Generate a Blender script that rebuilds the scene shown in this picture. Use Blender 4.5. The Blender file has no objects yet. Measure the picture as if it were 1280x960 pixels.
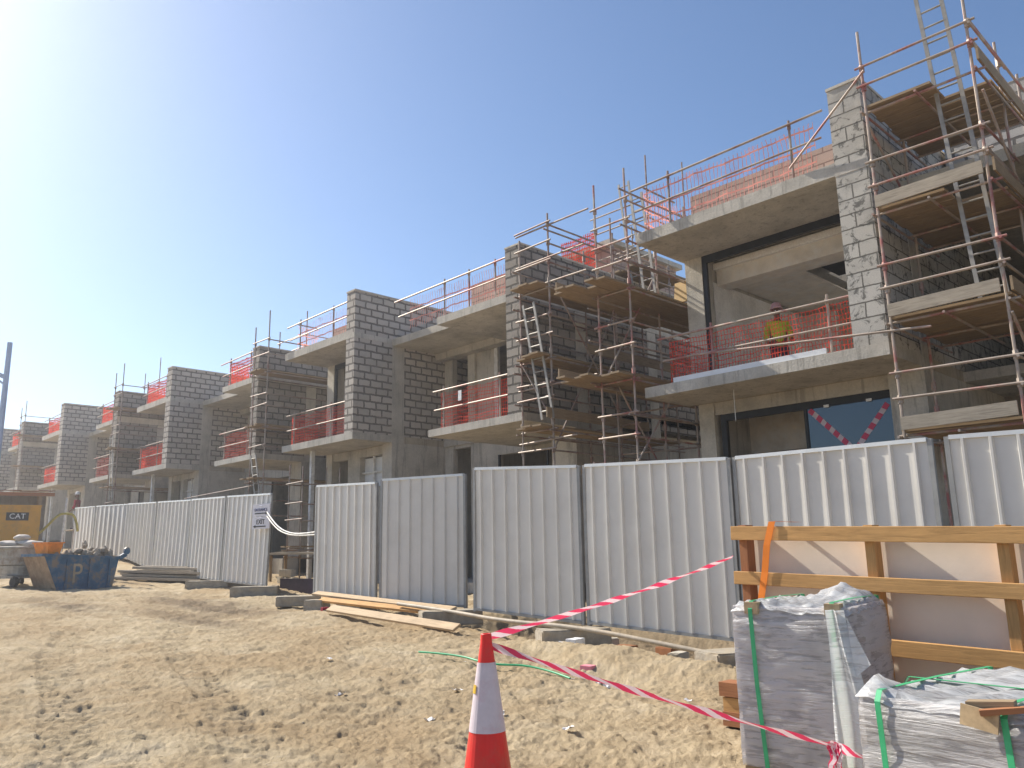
import bpy, bmesh, math, random
import numpy as np
from mathutils import Vector, Matrix
R = math.radians
HAZE = .0015
random.seed(7)
scene = bpy.context.scene
col = scene.collection

# ------------------------------------------------------------------ materials
MATS = {}
def new_mat(name):
    m = bpy.data.materials.new(name); m.use_nodes = True
    nt = m.node_tree; nt.nodes.clear()
    out = nt.nodes.new('ShaderNodeOutputMaterial')
    MATS[name] = m
    return m, nt, out
def nd(nt, typ, **kw):
    n = nt.nodes.new(typ)
    for k, v in kw.items():
        if k.startswith('i_'):
            n.inputs[k[2:].replace('_', ' ')].default_value = v
        else: setattr(n, k, v)
    return n
def ramp(nt, fac, stops):
    r = nt.nodes.new('ShaderNodeValToRGB')
    e = r.color_ramp.elements
    e[0].position, e[0].color = stops[0][0], (*stops[0][1], 1)
    e[1].position, e[1].color = stops[-1][0], (*stops[-1][1], 1)
    for p, c in stops[1:-1]:
        q = e.new(p); q.color = (*c, 1)
    nt.links.new(fac, r.inputs[0]); return r.outputs[0]
def noise(nt, vec, scale, detail=4, rough=.6, dist=0):
    n = nd(nt, 'ShaderNodeTexNoise'); n.inputs['Scale'].default_value = scale
    n.inputs['Detail'].default_value = detail; n.inputs['Roughness'].default_value = rough
    n.inputs['Distortion'].default_value = dist
    nt.links.new(vec, n.inputs['Vector']); return n
def mixc(nt, fac, a, b, mode='MIX'):
    m = nd(nt, 'ShaderNodeMix', data_type='RGBA', blend_type=mode)
    for s, v in ((m.inputs[0], fac), (m.inputs[6], a), (m.inputs[7], b)):
        if hasattr(v, 'is_linked'): nt.links.new(v, s)
        elif isinstance(v, (int, float)): s.default_value = v
        else: s.default_value = (*v, 1)
    return m.outputs[2]
def math_(nt, op, a, b=None, c=None):
    m = nd(nt, 'ShaderNodeMath', operation=op)
    for i, v in enumerate((a, b, c)):
        if v is None: continue
        if hasattr(v, 'is_linked'): nt.links.new(v, m.inputs[i])
        else: m.inputs[i].default_value = v
    return m.outputs[0]
def bump(nt, h, strength=.5, dist=.02, normal=None):
    b = nd(nt, 'ShaderNodeBump'); b.inputs['Strength'].default_value = strength
    b.inputs['Distance'].default_value = dist
    nt.links.new(h, b.inputs['Height'])
    if normal is not None: nt.links.new(normal, b.inputs['Normal'])
    return b.outputs[0]
def principled(nt, out, colr, rough=.8, metal=0, normal=None, spec=.3):
    p = nd(nt, 'ShaderNodeBsdfPrincipled')
    for s, v in (('Base Color', colr), ('Roughness', rough), ('Metallic', metal)):
        if hasattr(v, 'is_linked'): nt.links.new(v, p.inputs[s])
        elif s == 'Base Color': p.inputs[s].default_value = (*v, 1)
        else: p.inputs[s].default_value = v
    p.inputs['Specular IOR Level'].default_value = spec
    if normal is not None: nt.links.new(normal, p.inputs['Normal'])
    nt.links.new(p.outputs[0], out.inputs[0]); return p
def coords(nt, kind='Object'):
    return nd(nt, 'ShaderNodeTexCoord').outputs[kind]
def geo_pos(nt): return nd(nt, 'ShaderNodeNewGeometry').outputs['Position']

def simple(name, c, rough=.7, metal=0, var=.25, scale=6, bumpy=0, bscale=40, spec=.3, dirt=None, dscale=3, damt=.6):
    m, nt, out = new_mat(name)
    v = geo_pos(nt)
    n = noise(nt, v, scale, 5)
    lo = tuple(x * (1 - var) for x in c); hi = tuple(min(1, x * (1 + var)) for x in c)
    cc = ramp(nt, n.outputs[0], [(.3, lo), (.7, hi)])
    if dirt:
        d = noise(nt, v, dscale, 6, .7)
        f = math_(nt, 'MULTIPLY', ramp(nt, d.outputs[0], [(.48, (0, 0, 0)), (.62, (1, 1, 1))]), damt)
        cc = mixc(nt, f, cc, dirt)
    nrm = None
    if bumpy:
        b = noise(nt, v, bscale, 6, .65); nrm = bump(nt, b.outputs[0], bumpy, .02)
    principled(nt, out, cc, rough, metal, nrm, spec)
    return m

def block_mat(name, c1, c2, mort, bw=.43, bh=.222, ms=.018, warp=.012, smear=0.0, stain=(.2, .19, .17)):
    m, nt, out = new_mat(name)
    uv = nd(nt, 'ShaderNodeUVMap').outputs[0]
    n1 = noise(nt, uv, 5, 3); n2 = noise(nt, uv, 23, 4)
    off = nd(nt, 'ShaderNodeVectorMath', operation='SCALE'); nt.links.new(n1.outputs['Color'], off.inputs[0]); off.inputs['Scale'].default_value = warp * 2
    off2 = nd(nt, 'ShaderNodeVectorMath', operation='SCALE'); nt.links.new(n2.outputs['Color'], off2.inputs[0]); off2.inputs['Scale'].default_value = warp
    a = nd(nt, 'ShaderNodeVectorMath', operation='ADD'); nt.links.new(uv, a.inputs[0]); nt.links.new(off.outputs[0], a.inputs[1])
    a2 = nd(nt, 'ShaderNodeVectorMath', operation='ADD'); nt.links.new(a.outputs[0], a2.inputs[0]); nt.links.new(off2.outputs[0], a2.inputs[1])
    b = nd(nt, 'ShaderNodeTexBrick'); b.offset = .5; b.squash = 1
    for k, v in (('Scale', 1), ('Mortar Size', ms), ('Mortar Smooth', .35), ('Bias', 0), ('Brick Width', bw), ('Row Height', bh)):
        b.inputs[k].default_value = v
    b.inputs['Color1'].default_value = (*c1, 1); b.inputs['Color2'].default_value = (*c2, 1); b.inputs['Mortar'].default_value = (*mort, 1)
    nt.links.new(a2.outputs[0], b.inputs['Vector'])
    g = noise(nt, uv, 60, 4, .7)
    cc = mixc(nt, .35, b.outputs['Color'], ramp(nt, g.outputs[0], [(.25, (.15, .15, .15)), (.75, (1, 1, 1))]), 'MULTIPLY')
    s = noise(nt, uv, .9, 6, .7)
    sf = math_(nt, 'MULTIPLY', ramp(nt, s.outputs[0], [(.5, (0, 0, 0)), (.68, (1, 1, 1))]), .55)
    cc = mixc(nt, sf, cc, stain)
    # smeared mortar over the joints of the near pier
    if smear:
        q = noise(nt, uv, 4.2, 6, .75, .6)
        prox = math_(nt, 'MULTIPLY', ramp(nt, q.outputs[0], [(.53, (0, 0, 0)), (.6, (1, 1, 1))]), smear)
        cc = mixc(nt, prox, cc, (.085, .083, .075))
    h = math_(nt, 'SUBTRACT', 1.0, b.outputs['Fac'])
    h2 = math_(nt, 'ADD', h, math_(nt, 'MULTIPLY', g.outputs[0], .35))
    principled(nt, out, cc, .92, 0, bump(nt, h2, .75, .03), .15)
    return m

def concrete_mat(name, c, stain=.5, sc=1.0):
    m, nt, out = new_mat(name)
    v = geo_pos(nt)
    n = noise(nt, v, 1.3 * sc, 6, .65); f = noise(nt, v, 28, 5, .7)
    cc = ramp(nt, n.outputs[0], [(.3, tuple(x * .72 for x in c)), (.5, c), (.72, tuple(min(1, x * 1.22) for x in c))])
    cc = mixc(nt, .3, cc, ramp(nt, f.outputs[0], [(.3, (.3, .3, .3)), (.7, (1, 1, 1))]), 'MULTIPLY')
    # drip stains run down the edges
    mp = nd(nt, 'ShaderNodeMapping'); mp.inputs['Scale'].default_value = (2.6, 2.6, .25); nt.links.new(v, mp.inputs[0])
    d = noise(nt, mp.outputs[0], 2.6, 6, .75)
    df = math_(nt, 'MULTIPLY', ramp(nt, d.outputs[0], [(.54, (0, 0, 0)), (.62, (1, 1, 1))]), stain)
    cc = mixc(nt, df, cc, tuple(x * .38 for x in c))
    # shutter-board lines
    principled(nt, out, cc, .88, 0, bump(nt, math_(nt, 'ADD', f.outputs[0], n.outputs[0]), .35, .03), .2)
    return m

def wood_mat(name, c, var=.35):
    m, nt, out = new_mat(name)
    uv = nd(nt, 'ShaderNodeUVMap').outputs[0]
    mp = nd(nt, 'ShaderNodeMapping'); mp.inputs['Scale'].default_value = (1.2, 14, 1); nt.links.new(uv, mp.inputs[0])
    n = noise(nt, mp.outputs[0], 2.2, 6, .6, 1.2)
    oi = nd(nt, 'ShaderNodeObjectInfo').outputs['Random']
    cc = ramp(nt, n.outputs[0], [(.25, tuple(x * (1 - var) for x in c)), (.5, c), (.75, tuple(min(1, x * (1 + var * .6)) for x in c))])
    kn = nd(nt, 'ShaderNodeTexVoronoi'); kn.inputs['Scale'].default_value = 2.3; nt.links.new(uv, kn.inputs['Vector'])
    kf = ramp(nt, kn.outputs['Distance'], [(.03, (1, 1, 1)), (.07, (0, 0, 0))])
    cc = mixc(nt, math_(nt, 'MULTIPLY', kf, .7), cc, tuple(x * .35 for x in c))
    g = noise(nt, geo_pos(nt), 3, 4)
    cc = mixc(nt, .35, cc, ramp(nt, g.outputs[0], [(.3, (.5, .5, .5)), (.7, (1, 1, 1))]), 'MULTIPLY')
    principled(nt, out, cc, .75, 0, bump(nt, n.outputs[0], .2, .01), .2)
    return m

def net_mat(name, c, fu=15, fv=10, thick=.34, dens=1.0):
    m, nt, out = new_mat(name)
    uv = nd(nt, 'ShaderNodeUVMap').outputs[0]
    n = noise(nt, uv, 2.2, 3)
    off = nd(nt, 'ShaderNodeVectorMath', operation='SCALE'); nt.links.new(n.outputs['Color'], off.inputs[0]); off.inputs['Scale'].default_value = .12
    a = nd(nt, 'ShaderNodeVectorMath', operation='ADD'); nt.links.new(uv, a.inputs[0]); nt.links.new(off.outputs[0], a.inputs[1])
    s = nd(nt, 'ShaderNodeSeparateXYZ'); nt.links.new(a.outputs[0], s.inputs[0])
    fx = math_(nt, 'FRACT', math_(nt, 'MULTIPLY', s.outputs[0], fu)); fy = math_(nt, 'FRACT', math_(nt, 'MULTIPLY', s.outputs[1], fv))
    k = math_(nt, 'MAXIMUM', math_(nt, 'LESS_THAN', fx, thick), math_(nt, 'LESS_THAN', fy, thick * .7))
    # bunched folds of the net are denser
    b = noise(nt, uv, 1.6, 4, .7)
    bf = ramp(nt, b.outputs[0], [(.52, (0, 0, 0)), (.7, (.35, .35, .35))])
    k = math_(nt, 'MINIMUM', math_(nt, 'ADD', k, bf), 1.0)
    k = math_(nt, 'MULTIPLY', k, dens)
    t = nd(nt, 'ShaderNodeBsdfTransparent')
    d = nd(nt, 'ShaderNodeBsdfDiffuse'); d.inputs[0].default_value = (*c, 1)
    tr = nd(nt, 'ShaderNodeBsdfTranslucent'); tr.inputs[0].default_value = (*c, 1)
    mx = nd(nt, 'ShaderNodeMixShader'); mx.inputs[0].default_value = .45
    nt.links.new(d.outputs[0], mx.inputs[1]); nt.links.new(tr.outputs[0], mx.inputs[2])
    m2 = nd(nt, 'ShaderNodeMixShader'); nt.links.new(k, m2.inputs[0])
    nt.links.new(t.outputs[0], m2.inputs[1]); nt.links.new(mx.outputs[0], m2.inputs[2])
    nt.links.new(m2.outputs[0], out.inputs[0])
    return m

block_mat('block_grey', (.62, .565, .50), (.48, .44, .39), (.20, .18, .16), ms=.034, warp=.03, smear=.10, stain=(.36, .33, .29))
block_mat('block_shade', (.42, .38, .33), (.32, .29, .255), (.13, .12, .105), ms=.03, warp=.025, smear=.25, stain=(.24, .21, .18))  # darker copy of the block: shade of the house gap put into its colour
block_mat('block_near', (.62, .59, .53), (.53, .50, .44), (.2, .19, .165), bw=.56, bh=.262, ms=.014, smear=.8)
block_mat('block_pink', (.58, .42, .34), (.50, .36, .29), (.32, .22, .18), ms=.016, stain=(.36, .24, .2))
block_mat('block_paver', (.44, .395, .38), (.39, .35, .34), (.32, .285, .275), bw=.21, bh=.085, ms=.006, warp=.003)
concrete_mat('concrete', (.53, .495, .43))
concrete_mat('concrete_light', (.58, .54, .46), .3)
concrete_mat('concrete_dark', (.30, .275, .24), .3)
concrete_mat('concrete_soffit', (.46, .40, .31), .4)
concrete_mat('plaster', (.88, .85, .80), .08, .6)
simple('plaster_patch', (.66, .60, .52), .85, var=.15, scale=3, dirt=(.68, .66, .62), dscale=2.5, damt=.8)
simple('frame_black', (.02, .022, .025), .45)
simple('frame_white', (.62, .62, .6), .5)
simple('void_shade', (.03, .03, .03), .9)
simple('tube', (.32, .265, .22), .55, .25, .25, 3, dirt=(.20, .09, .07), dscale=2.2, damt=.75, spec=.4)
simple('tube_red', (.38, .315, .26), .55, .2, .25, 3, dirt=(.34, .07, .07), dscale=1.7, damt=.75, spec=.4)
simple('aluminium', (.31, .295, .265), .5, .15, .25, 5)
wood_mat('plank', (.34, .25, .155))
wood_mat('plank_grey', (.42, .36, .28))
wood_mat('plank_new', (.54, .40, .25), .3)
wood_mat('timber_orange', (.58, .33, .13), .3)
wood_mat('timber_red', (.36, .16, .075), .3)
simple('plyboard', (.80, .70, .58), .7, var=.08, scale=2, bumpy=.05)
simple('fence_sheet', (.65, .63, .585), .4, .0, .04, 1.5, spec=.45, dirt=(.5, .47, .42), dscale=1.2, damt=.25)
simple('fence_post', (.30, .30, .29), .5, .2, .15)
simple('fence_rail', (.68, .70, .70), .4, .2, .06)
simple('base_block', (.34, .30, .24), .9, var=.2, scale=9, bumpy=.5, bscale=30, dirt=(.42, .34, .23), damt=.6)
simple('cone_red', (.80, .035, .028), .42, var=.1, scale=4, dirt=(.5, .12, .07), dscale=5, damt=.35)
simple('cone_white', (.66, .58, .61), .35, var=.06, scale=20, dirt=(.62, .42, .45), dscale=4, damt=.6)
simple('label_yellow', (.62, .4, .04), .5)
simple('rubber_dark', (.03, .03, .03), .7)
simple('strap_green', (.05, .42, .18), .38, var=.15, spec=.5)
simple('strap_orange', (.85, .24, .03), .45, var=.1)
simple('cardboard', (.46, .34, .2), .85, var=.3, scale=12)
simple('skip_blue', (.025, .11, .22), .55, .1, .35, 3, dirt=(.22, .18, .14), dscale=3.0, damt=.95, bumpy=.1)
simple('skip_rust', (.33, .24, .16), .75, .1, .35, 4, dirt=(.2, .12, .07), damt=.7)
simple('letter_tan', (.40, .32, .22), .8)
simple('tub_orange', (.85, .25, .02), .45)
simple('rubble', (.36, .30, .23), .9, var=.5, scale=8)
simple('grit', (.50, .41, .29), .95, var=.3, scale=8)
simple('sack', (.55, .5, .44), .9, var=.2, scale=7, bumpy=.3)
simple('mixer_steel', (.40, .38, .34), .6, .3, .3, 5, dirt=(.26, .2, .14), damt=.8)
simple('cabinet_yellow', (.60, .30, .03), .5, 0, .1, 2, dirt=(.3, .2, .06), damt=.4)
simple('plate_black', (.015, .015, .015), .4)
simple('letter_white', (.75, .75, .75), .5)
simple('letter_blue', (.05, .07, .2), .5)
simple('sign_white', (.72, .7, .74), .4, var=.03)
simple('rust_sheet', (.20, .085, .05), .7, .2, .35, 2, dirt=(.3, .18, .1), damt=.6)
simple('lamp_steel', (.36, .45, .60), .5, .3, .08)
simple('rope_white', (.7, .69, .64), .6)
simple('hose_grey', (.40, .34, .26), .6, dirt=(.5, .4, .28), damt=.6)
simple('hose_yellow', (.5, .42, .1), .6)
simple('skin', (.16, .085, .055), .6)
simple('vest_green', (.30, .62, .03), .6, var=.15)
simple('vest_yellow', (.46, .60, .04), .6, var=.2)
simple('cloth_dark', (.05, .035, .06), .85)
simple('cloth_pale', (.42, .42, .44), .85)
simple('cloth_red', (.32, .02, .04), .8)
simple('hat_white', (.75, .74, .72), .35)
simple('hat_pink', (.62, .36, .38), .35)
simple('door_wood', (.50, .33, .12), .6, dirt=(.3, .2, .1))
simple('litter', (.7, .68, .66), .7, var=.2)
simple('litter_pink', (.7, .25, .3), .7, var=.2)
simple('toe_white', (.72, .74, .76), .5, var=.05)
net_mat('net_red', (.78, .10, .07), 16, 11, .2)
net_mat('net_orange', (.88, .11, .07), 15, 9, .44)
net_mat('net_pink', (.82, .36, .30), 11, 3, .15)
net_mat('net_magenta', (.78, .24, .30), 14, 9, .2)

def stripe_mat():
    m, nt, out = new_mat('tape')
    uv = nd(nt, 'ShaderNodeUVMap').outputs[0]
    s = nd(nt, 'ShaderNodeSeparateXYZ'); nt.links.new(uv, s.inputs[0])
    u = math_(nt, 'ADD', math_(nt, 'MULTIPLY', s.outputs[0], 4.6), math_(nt, 'MULTIPLY', s.outputs[1], .7))
    k = math_(nt, 'LESS_THAN', math_(nt, 'FRACT', u), .55)
    cc = mixc(nt, k, (.78, .62, .66), (.72, .045, .13))
    p = nd(nt, 'ShaderNodeBsdfPrincipled'); nt.links.new(cc, p.inputs['Base Color']); p.inputs['Roughness'].default_value = .3
    tr = nd(nt, 'ShaderNodeBsdfTranslucent'); nt.links.new(cc, tr.inputs[0])
    mx = nd(nt, 'ShaderNodeMixShader'); mx.inputs[0].default_value = .3
    nt.links.new(p.outputs[0], mx.inputs[1]); nt.links.new(tr.outputs[0], mx.inputs[2]); nt.links.new(mx.outputs[0], out.inputs[0])
stripe_mat()

def film_mat(name, base, haze=.3, sc=1.0):
    """stretched cling film: partly clear, partly milky, with glossy streaks"""
    m, nt, out = new_mat(name)
    uv = nd(nt, 'ShaderNodeUVMap').outputs[0]
    mp = nd(nt, 'ShaderNodeMapping'); mp.inputs['Scale'].default_value = (1.3, 17, 1); mp.inputs['Rotation'].default_value = (0, 0, .12); nt.links.new(uv, mp.inputs[0])
    n = noise(nt, mp.outputs[0], 2.0 * sc, 6, .65, .9)
    mp2 = nd(nt, 'ShaderNodeMapping'); mp2.inputs['Scale'].default_value = (2.2, 12, 1); mp2.inputs['Rotation'].default_value = (0, 0, -.45); nt.links.new(uv, mp2.inputs[0])
    n2 = noise(nt, mp2.outputs[0], 1.7 * sc, 6, .65, 1.2)
    big = noise(nt, uv, 1.6, 4, .6)
    h = math_(nt, 'ADD', n.outputs[0], n2.outputs[0])
    nrm = bump(nt, h, .55, .03)
    k = math_(nt, 'MULTIPLY', ramp(nt, h, [(.9, (0, 0, 0)), (1.22, (1, 1, 1))]), 1.0)
    k = math_(nt, 'ADD', math_(nt, 'MULTIPLY', k, .32), math_(nt, 'MULTIPLY', ramp(nt, big.outputs[0], [(.35, (0, 0, 0)), (.7, (1, 1, 1))]), haze))
    k = math_(nt, 'MINIMUM', math_(nt, 'ADD', k, haze * .45), .96)
    p = nd(nt, 'ShaderNodeBsdfPrincipled'); p.inputs['Base Color'].default_value = (*base, 1); p.inputs['Roughness'].default_value = .28
    p.inputs['Specular IOR Level'].default_value = .6; nt.links.new(nrm, p.inputs['Normal'])
    tl = nd(nt, 'ShaderNodeBsdfTranslucent'); tl.inputs[0].default_value = (*base, 1)
    pm = nd(nt, 'ShaderNodeMixShader'); pm.inputs[0].default_value = .3
    nt.links.new(p.outputs[0], pm.inputs[1]); nt.links.new(tl.outputs[0], pm.inputs[2])
    t = nd(nt, 'ShaderNodeBsdfTransparent'); t.inputs[0].default_value = (.96, .95, .96, 1)
    gl = nd(nt, 'ShaderNodeBsdfGlossy'); gl.inputs['Roughness'].default_value = .16; nt.links.new(nrm, gl.inputs['Normal'])
    fr = nd(nt, 'ShaderNodeFresnel'); fr.inputs[0].default_value = 1.45; nt.links.new(nrm, fr.inputs['Normal'])
    a = nd(nt, 'ShaderNodeMixShader'); nt.links.new(fr.outputs[0], a.inputs[0]); nt.links.new(t.outputs[0], a.inputs[1]); nt.links.new(gl.outputs[0], a.inputs[2])
    b = nd(nt, 'ShaderNodeMixShader'); nt.links.new(k, b.inputs[0]); nt.links.new(a.outputs[0], b.inputs[1]); nt.links.new(pm.outputs[0], b.inputs[2])
    nt.links.new(b.outputs[0], out.inputs[0])
film_mat('film_clear', (.78, .75, .74), .7)
film_mat('film_milky', (.72, .73, .73), .62)
film_mat('film_shiny', (.74, .72, .70), .5, .8)
film_mat('film_sheet', (.80, .82, .82), 1.0, 1.4)

def glass_mat():
    m, nt, out = new_mat('glass_blue')
    t = nd(nt, 'ShaderNodeBsdfTransparent'); t.inputs[0].default_value = (.16, .22, .27, 1)
    g = nd(nt, 'ShaderNodeBsdfGlossy'); g.inputs['Roughness'].default_value = .04; g.inputs[0].default_value = (.75, .85, .95, 1)
    d = nd(nt, 'ShaderNodeBsdfDiffuse'); d.inputs[0].default_value = (.06, .09, .12, 1)
    f = nd(nt, 'ShaderNodeFresnel'); f.inputs[0].default_value = 1.5
    k = math_(nt, 'ADD', f.outputs[0], .05)
    a = nd(nt, 'ShaderNodeMixShader'); a.inputs[0].default_value = .6; nt.links.new(t.outputs[0], a.inputs[1]); nt.links.new(d.outputs[0], a.inputs[2])
    b = nd(nt, 'ShaderNodeMixShader'); nt.links.new(k, b.inputs[0]); nt.links.new(a.outputs[0], b.inputs[1]); nt.links.new(g.outputs[0], b.inputs[2])
    nt.links.new(b.outputs[0], out.inputs[0])
glass_mat()

def sand_mat():
    m, nt, out = new_mat('sand')
    v = geo_pos(nt)
    big = noise(nt, v, .42, 6, .66, .6); mid = noise(nt, v, 1.9, 6, .68, .5); fine = noise(nt, v, 16, 6, .75); grain = noise(nt, v, 90, 3, .7)
    c = ramp(nt, mid.outputs[0], [(.28, (.42, .33, .21)), (.48, (.535, .43, .28)), (.66, (.61, .505, .35))])
    c2 = mixc(nt, ramp(nt, big.outputs[0], [(.40, (0, 0, 0)), (.60, (.85, .85, .85))]), c, (.43, .315, .185))
    at = nd(nt, 'ShaderNodeAttribute', attribute_name='damp_shade').outputs['Fac']
    c3 = mixc(nt, math_(nt, 'MULTIPLY', at, .8), c2, (.20, .15, .10))
    c4 = mixc(nt, .4, c3, ramp(nt, fine.outputs[0], [(.3, (.55, .55, .55)), (.58, (1, 1, 1))]), 'MULTIPLY')
    # pale grit and darker grains
    vo = nd(nt, 'ShaderNodeTexVoronoi'); vo.inputs['Scale'].default_value = 26; nt.links.new(v, vo.inputs['Vector'])
    gr = math_(nt, 'LESS_THAN', vo.outputs['Distance'], .12)
    c5 = mixc(nt, math_(nt, 'MULTIPLY', gr, .5), c4, (.62, .56, .47))
    h = math_(nt, 'ADD', math_(nt, 'MULTIPLY', fine.outputs[0], 1.0), math_(nt, 'MULTIPLY', grain.outputs[0], .3))
    h = math_(nt, 'ADD', h, math_(nt, 'MULTIPLY', gr, .2))
    principled(nt, out, c5, .95, 0, bump(nt, h, .85, .06), .1)
sand_mat()

# ------------------------------------------------------------------ mesh helpers
class MB:
    def __init__(s): s.v, s.f, s.uv, s.sm = [], [], [], []
    def face(s, pts, uv=None, smooth=False):
        i = len(s.v); s.v += [tuple(p) for p in pts]; s.f.append(tuple(range(i, i + len(pts)))); s.sm.append(smooth)
        if uv is None:
            a, b, c = Vector(pts[0]), Vector(pts[1]), Vector(pts[2])
            n = (b - a).cross(c - a)
            if len(pts) > 3: n = (Vector(pts[2]) - a).cross(Vector(pts[3]) - b)
            ax = max(range(3), key=lambda k: abs(n[k]))
            j, k = ((1, 2), (0, 2), (0, 1))[ax]
            uv = [(p[j], p[k]) for p in pts]
        s.uv.append(uv)
    def box(s, x0, x1, y0, y1, z0, z1):
        c = lambda x, y, z: (x, y, z)
        s.face([c(x0, y0, z0), c(x1, y0, z0), c(x1, y0, z1), c(x0, y0, z1)])
        s.face([c(x1, y1, z0), c(x0, y1, z0), c(x0, y1, z1), c(x1, y1, z1)])
        s.face([c(x0, y1, z0), c(x0, y0, z0), c(x0, y0, z1), c(x0, y1, z1)])
        s.face([c(x1, y0, z0), c(x1, y1, z0), c(x1, y1, z1), c(x1, y0, z1)])
        s.face([c(x0, y0, z1), c(x1, y0, z1), c(x1, y1, z1), c(x0, y1, z1)])
        s.face([c(x0, y1, z0), c(x1, y1, z0), c(x1, y0, z0), c(x0, y0, z0)]); return s
    def beam(s, p, q, w, h, up=(0, 0, 1)):
        """rectangular bar from p to q, w across, h along up; uv runs along the length"""
        p, q = Vector(p), Vector(q); d = (q - p); L = d.length; d.normalize(); up = Vector(up)
        a = d.cross(up)
        if a.length < 1e-4: a = d.cross(Vector((1, 0, 0)))
        a.normalize(); b = a.cross(d)
        a *= w / 2; b *= h / 2
        cs = [(-a - b), (a - b), (a + b), (-a + b)]; o = random.random() * 9
        P = [p + c for c in cs]; Q = [q + c for c in cs]
        for i in range(4):
            j = (i + 1) % 4; ww = (cs[i] - cs[j]).length
            s.face([P[i], Q[i], Q[j], P[j]], [(o, o), (o + L, o), (o + L, o + ww), (o, o + ww)])
        s.face([P[0], P[1], P[2], P[3]], [(0, 0), (w, 0), (w, h), (0, h)]); s.face([Q[3], Q[2], Q[1], Q[0]], [(0, 0), (w, 0), (w, h), (0, h)])
        return s
    def tube(s, p, q, r=.024, n=7, r2=None):
        p, q = Vector(p), Vector(q); d = (q - p).normalized(); r2 = r if r2 is None else r2
        a = d.cross(Vector((0, 0, 1)));
        if a.length < .05: a = d.cross(Vector((1, 0, 0)))
        a.normalize(); b = d.cross(a)
        P = [p + (a * math.cos(t) + b * math.sin(t)) * r for t in (2 * math.pi * i / n for i in range(n))]
        Q = [q + (a * math.cos(t) + b * math.sin(t)) * r2 for t in (2 * math.pi * i / n for i in range(n))]
        for i in range(n):
            j = (i + 1) % n; s.face([P[j], P[i], Q[i], Q[j]], smooth=True)
        s.face(P); s.face(Q[::-1]); return s
    def path(s, pts, r, n=7):
        for a, b in zip(pts, pts[1:]): s.tube(a, b, r, n)
        return s
    def prism(s, poly, y0, y1):
        """extrude an (x,z) outline (ccw seen from -y) from y0 to y1"""
        s.face([(x, y0, z) for x, z in poly]); s.face([(x, y1, z) for x, z in poly[::-1]])
        for (x, z), (x2, z2) in zip(poly, poly[1:] + poly[:1]):
            s.face([(x, y1, z), (x2, y1, z2), (x2, y0, z2), (x, y0, z)])
        return s
    def lathe(s, prof, n=20, c=(0, 0)):
        for (r0, z0), (r1, z1) in zip(prof, prof[1:]):
            for i in range(n):
                a, b = 2 * math.pi * i / n, 2 * math.pi * (i + 1) / n
                s.face([(c[0] + r0 * math.cos(a), c[1] + r0 * math.sin(a), z0), (c[0] + r0 * math.cos(b), c[1] + r0 * math.sin(b), z0),
                        (c[0] + r1 * math.cos(b), c[1] + r1 * math.sin(b), z1), (c[0] + r1 * math.cos(a), c[1] + r1 * math.sin(a), z1)], smooth=True)
        return s
    def build(s, name, mat, parent=None, weld=False, bevel=0):
        me = bpy.data.meshes.new(name); me.from_pydata(s.v, [], s.f)
        ul = me.uv_layers.new(name='UVMap'); k = 0
        flat = [c for f in s.uv for p in f for c in p]
        ul.data.foreach_set('uv', flat)
        me.polygons.foreach_set('use_smooth', s.sm)
        me.materials.append(MATS[mat]); me.update()
        if weld or bevel:
            bm = bmesh.new(); bm.from_mesh(me); bmesh.ops.remove_doubles(bm, verts=bm.verts, dist=1e-4)
            bm.to_mesh(me); bm.free()
        o = bpy.data.objects.new(name, me); col.objects.link(o)
        if parent is not None: o.parent = parent
        if bevel:
            b = o.modifiers.new('edge', 'BEVEL'); b.width = bevel; b.segments = 2; b.limit_method = 'ANGLE'
        return o
def box(*a): return MB().box(*a)
def thing(name, label, cat, loc=(0, 0, 0), rz=0, group=None):
    o = bpy.data.objects.new(name, None); col.objects.link(o); o.empty_display_size = .2
    o.location = loc; o.rotation_euler = (0, 0, rz)
    return tag(o, label, cat, group)
def tag(o, label, cat, group=None, kind=None):
    if label: o['label'] = label
    if cat: o['category'] = cat
    if group: o['group'] = group
    if kind: o['kind'] = kind
    return o
def curve_tube(name, pts, r, mat, parent=None, res=6):
    cu = bpy.data.curves.new(name, 'CURVE'); cu.dimensions = '3D'; cu.bevel_depth = r; cu.bevel_resolution = 2; cu.resolution_u = res
    sp = cu.splines.new('NURBS'); sp.points.add(len(pts) - 1)
    for q, p in zip(sp.points, pts): q.co = (*p, 1)
    sp.use_endpoint_u = True; sp.order_u = 3
    cu.materials.append(MATS[mat])
    o = bpy.data.objects.new(name, cu); col.objects.link(o)
    if parent is not None: o.parent = parent
    return o
def text(name, body, size, mat, parent, loc, rot=(R(90), 0, 0), ext=.004):
    cu = bpy.data.curves.new(name, 'FONT'); cu.body = body; cu.size = size; cu.extrude = ext; cu.align_x = 'CENTER'; cu.align_y = 'CENTER'
    cu.materials.append(MATS[mat])
    o = bpy.data.objects.new(name, cu); col.objects.link(o); o.parent = parent; o.location = loc; o.rotation_euler = rot
    return o

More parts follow.
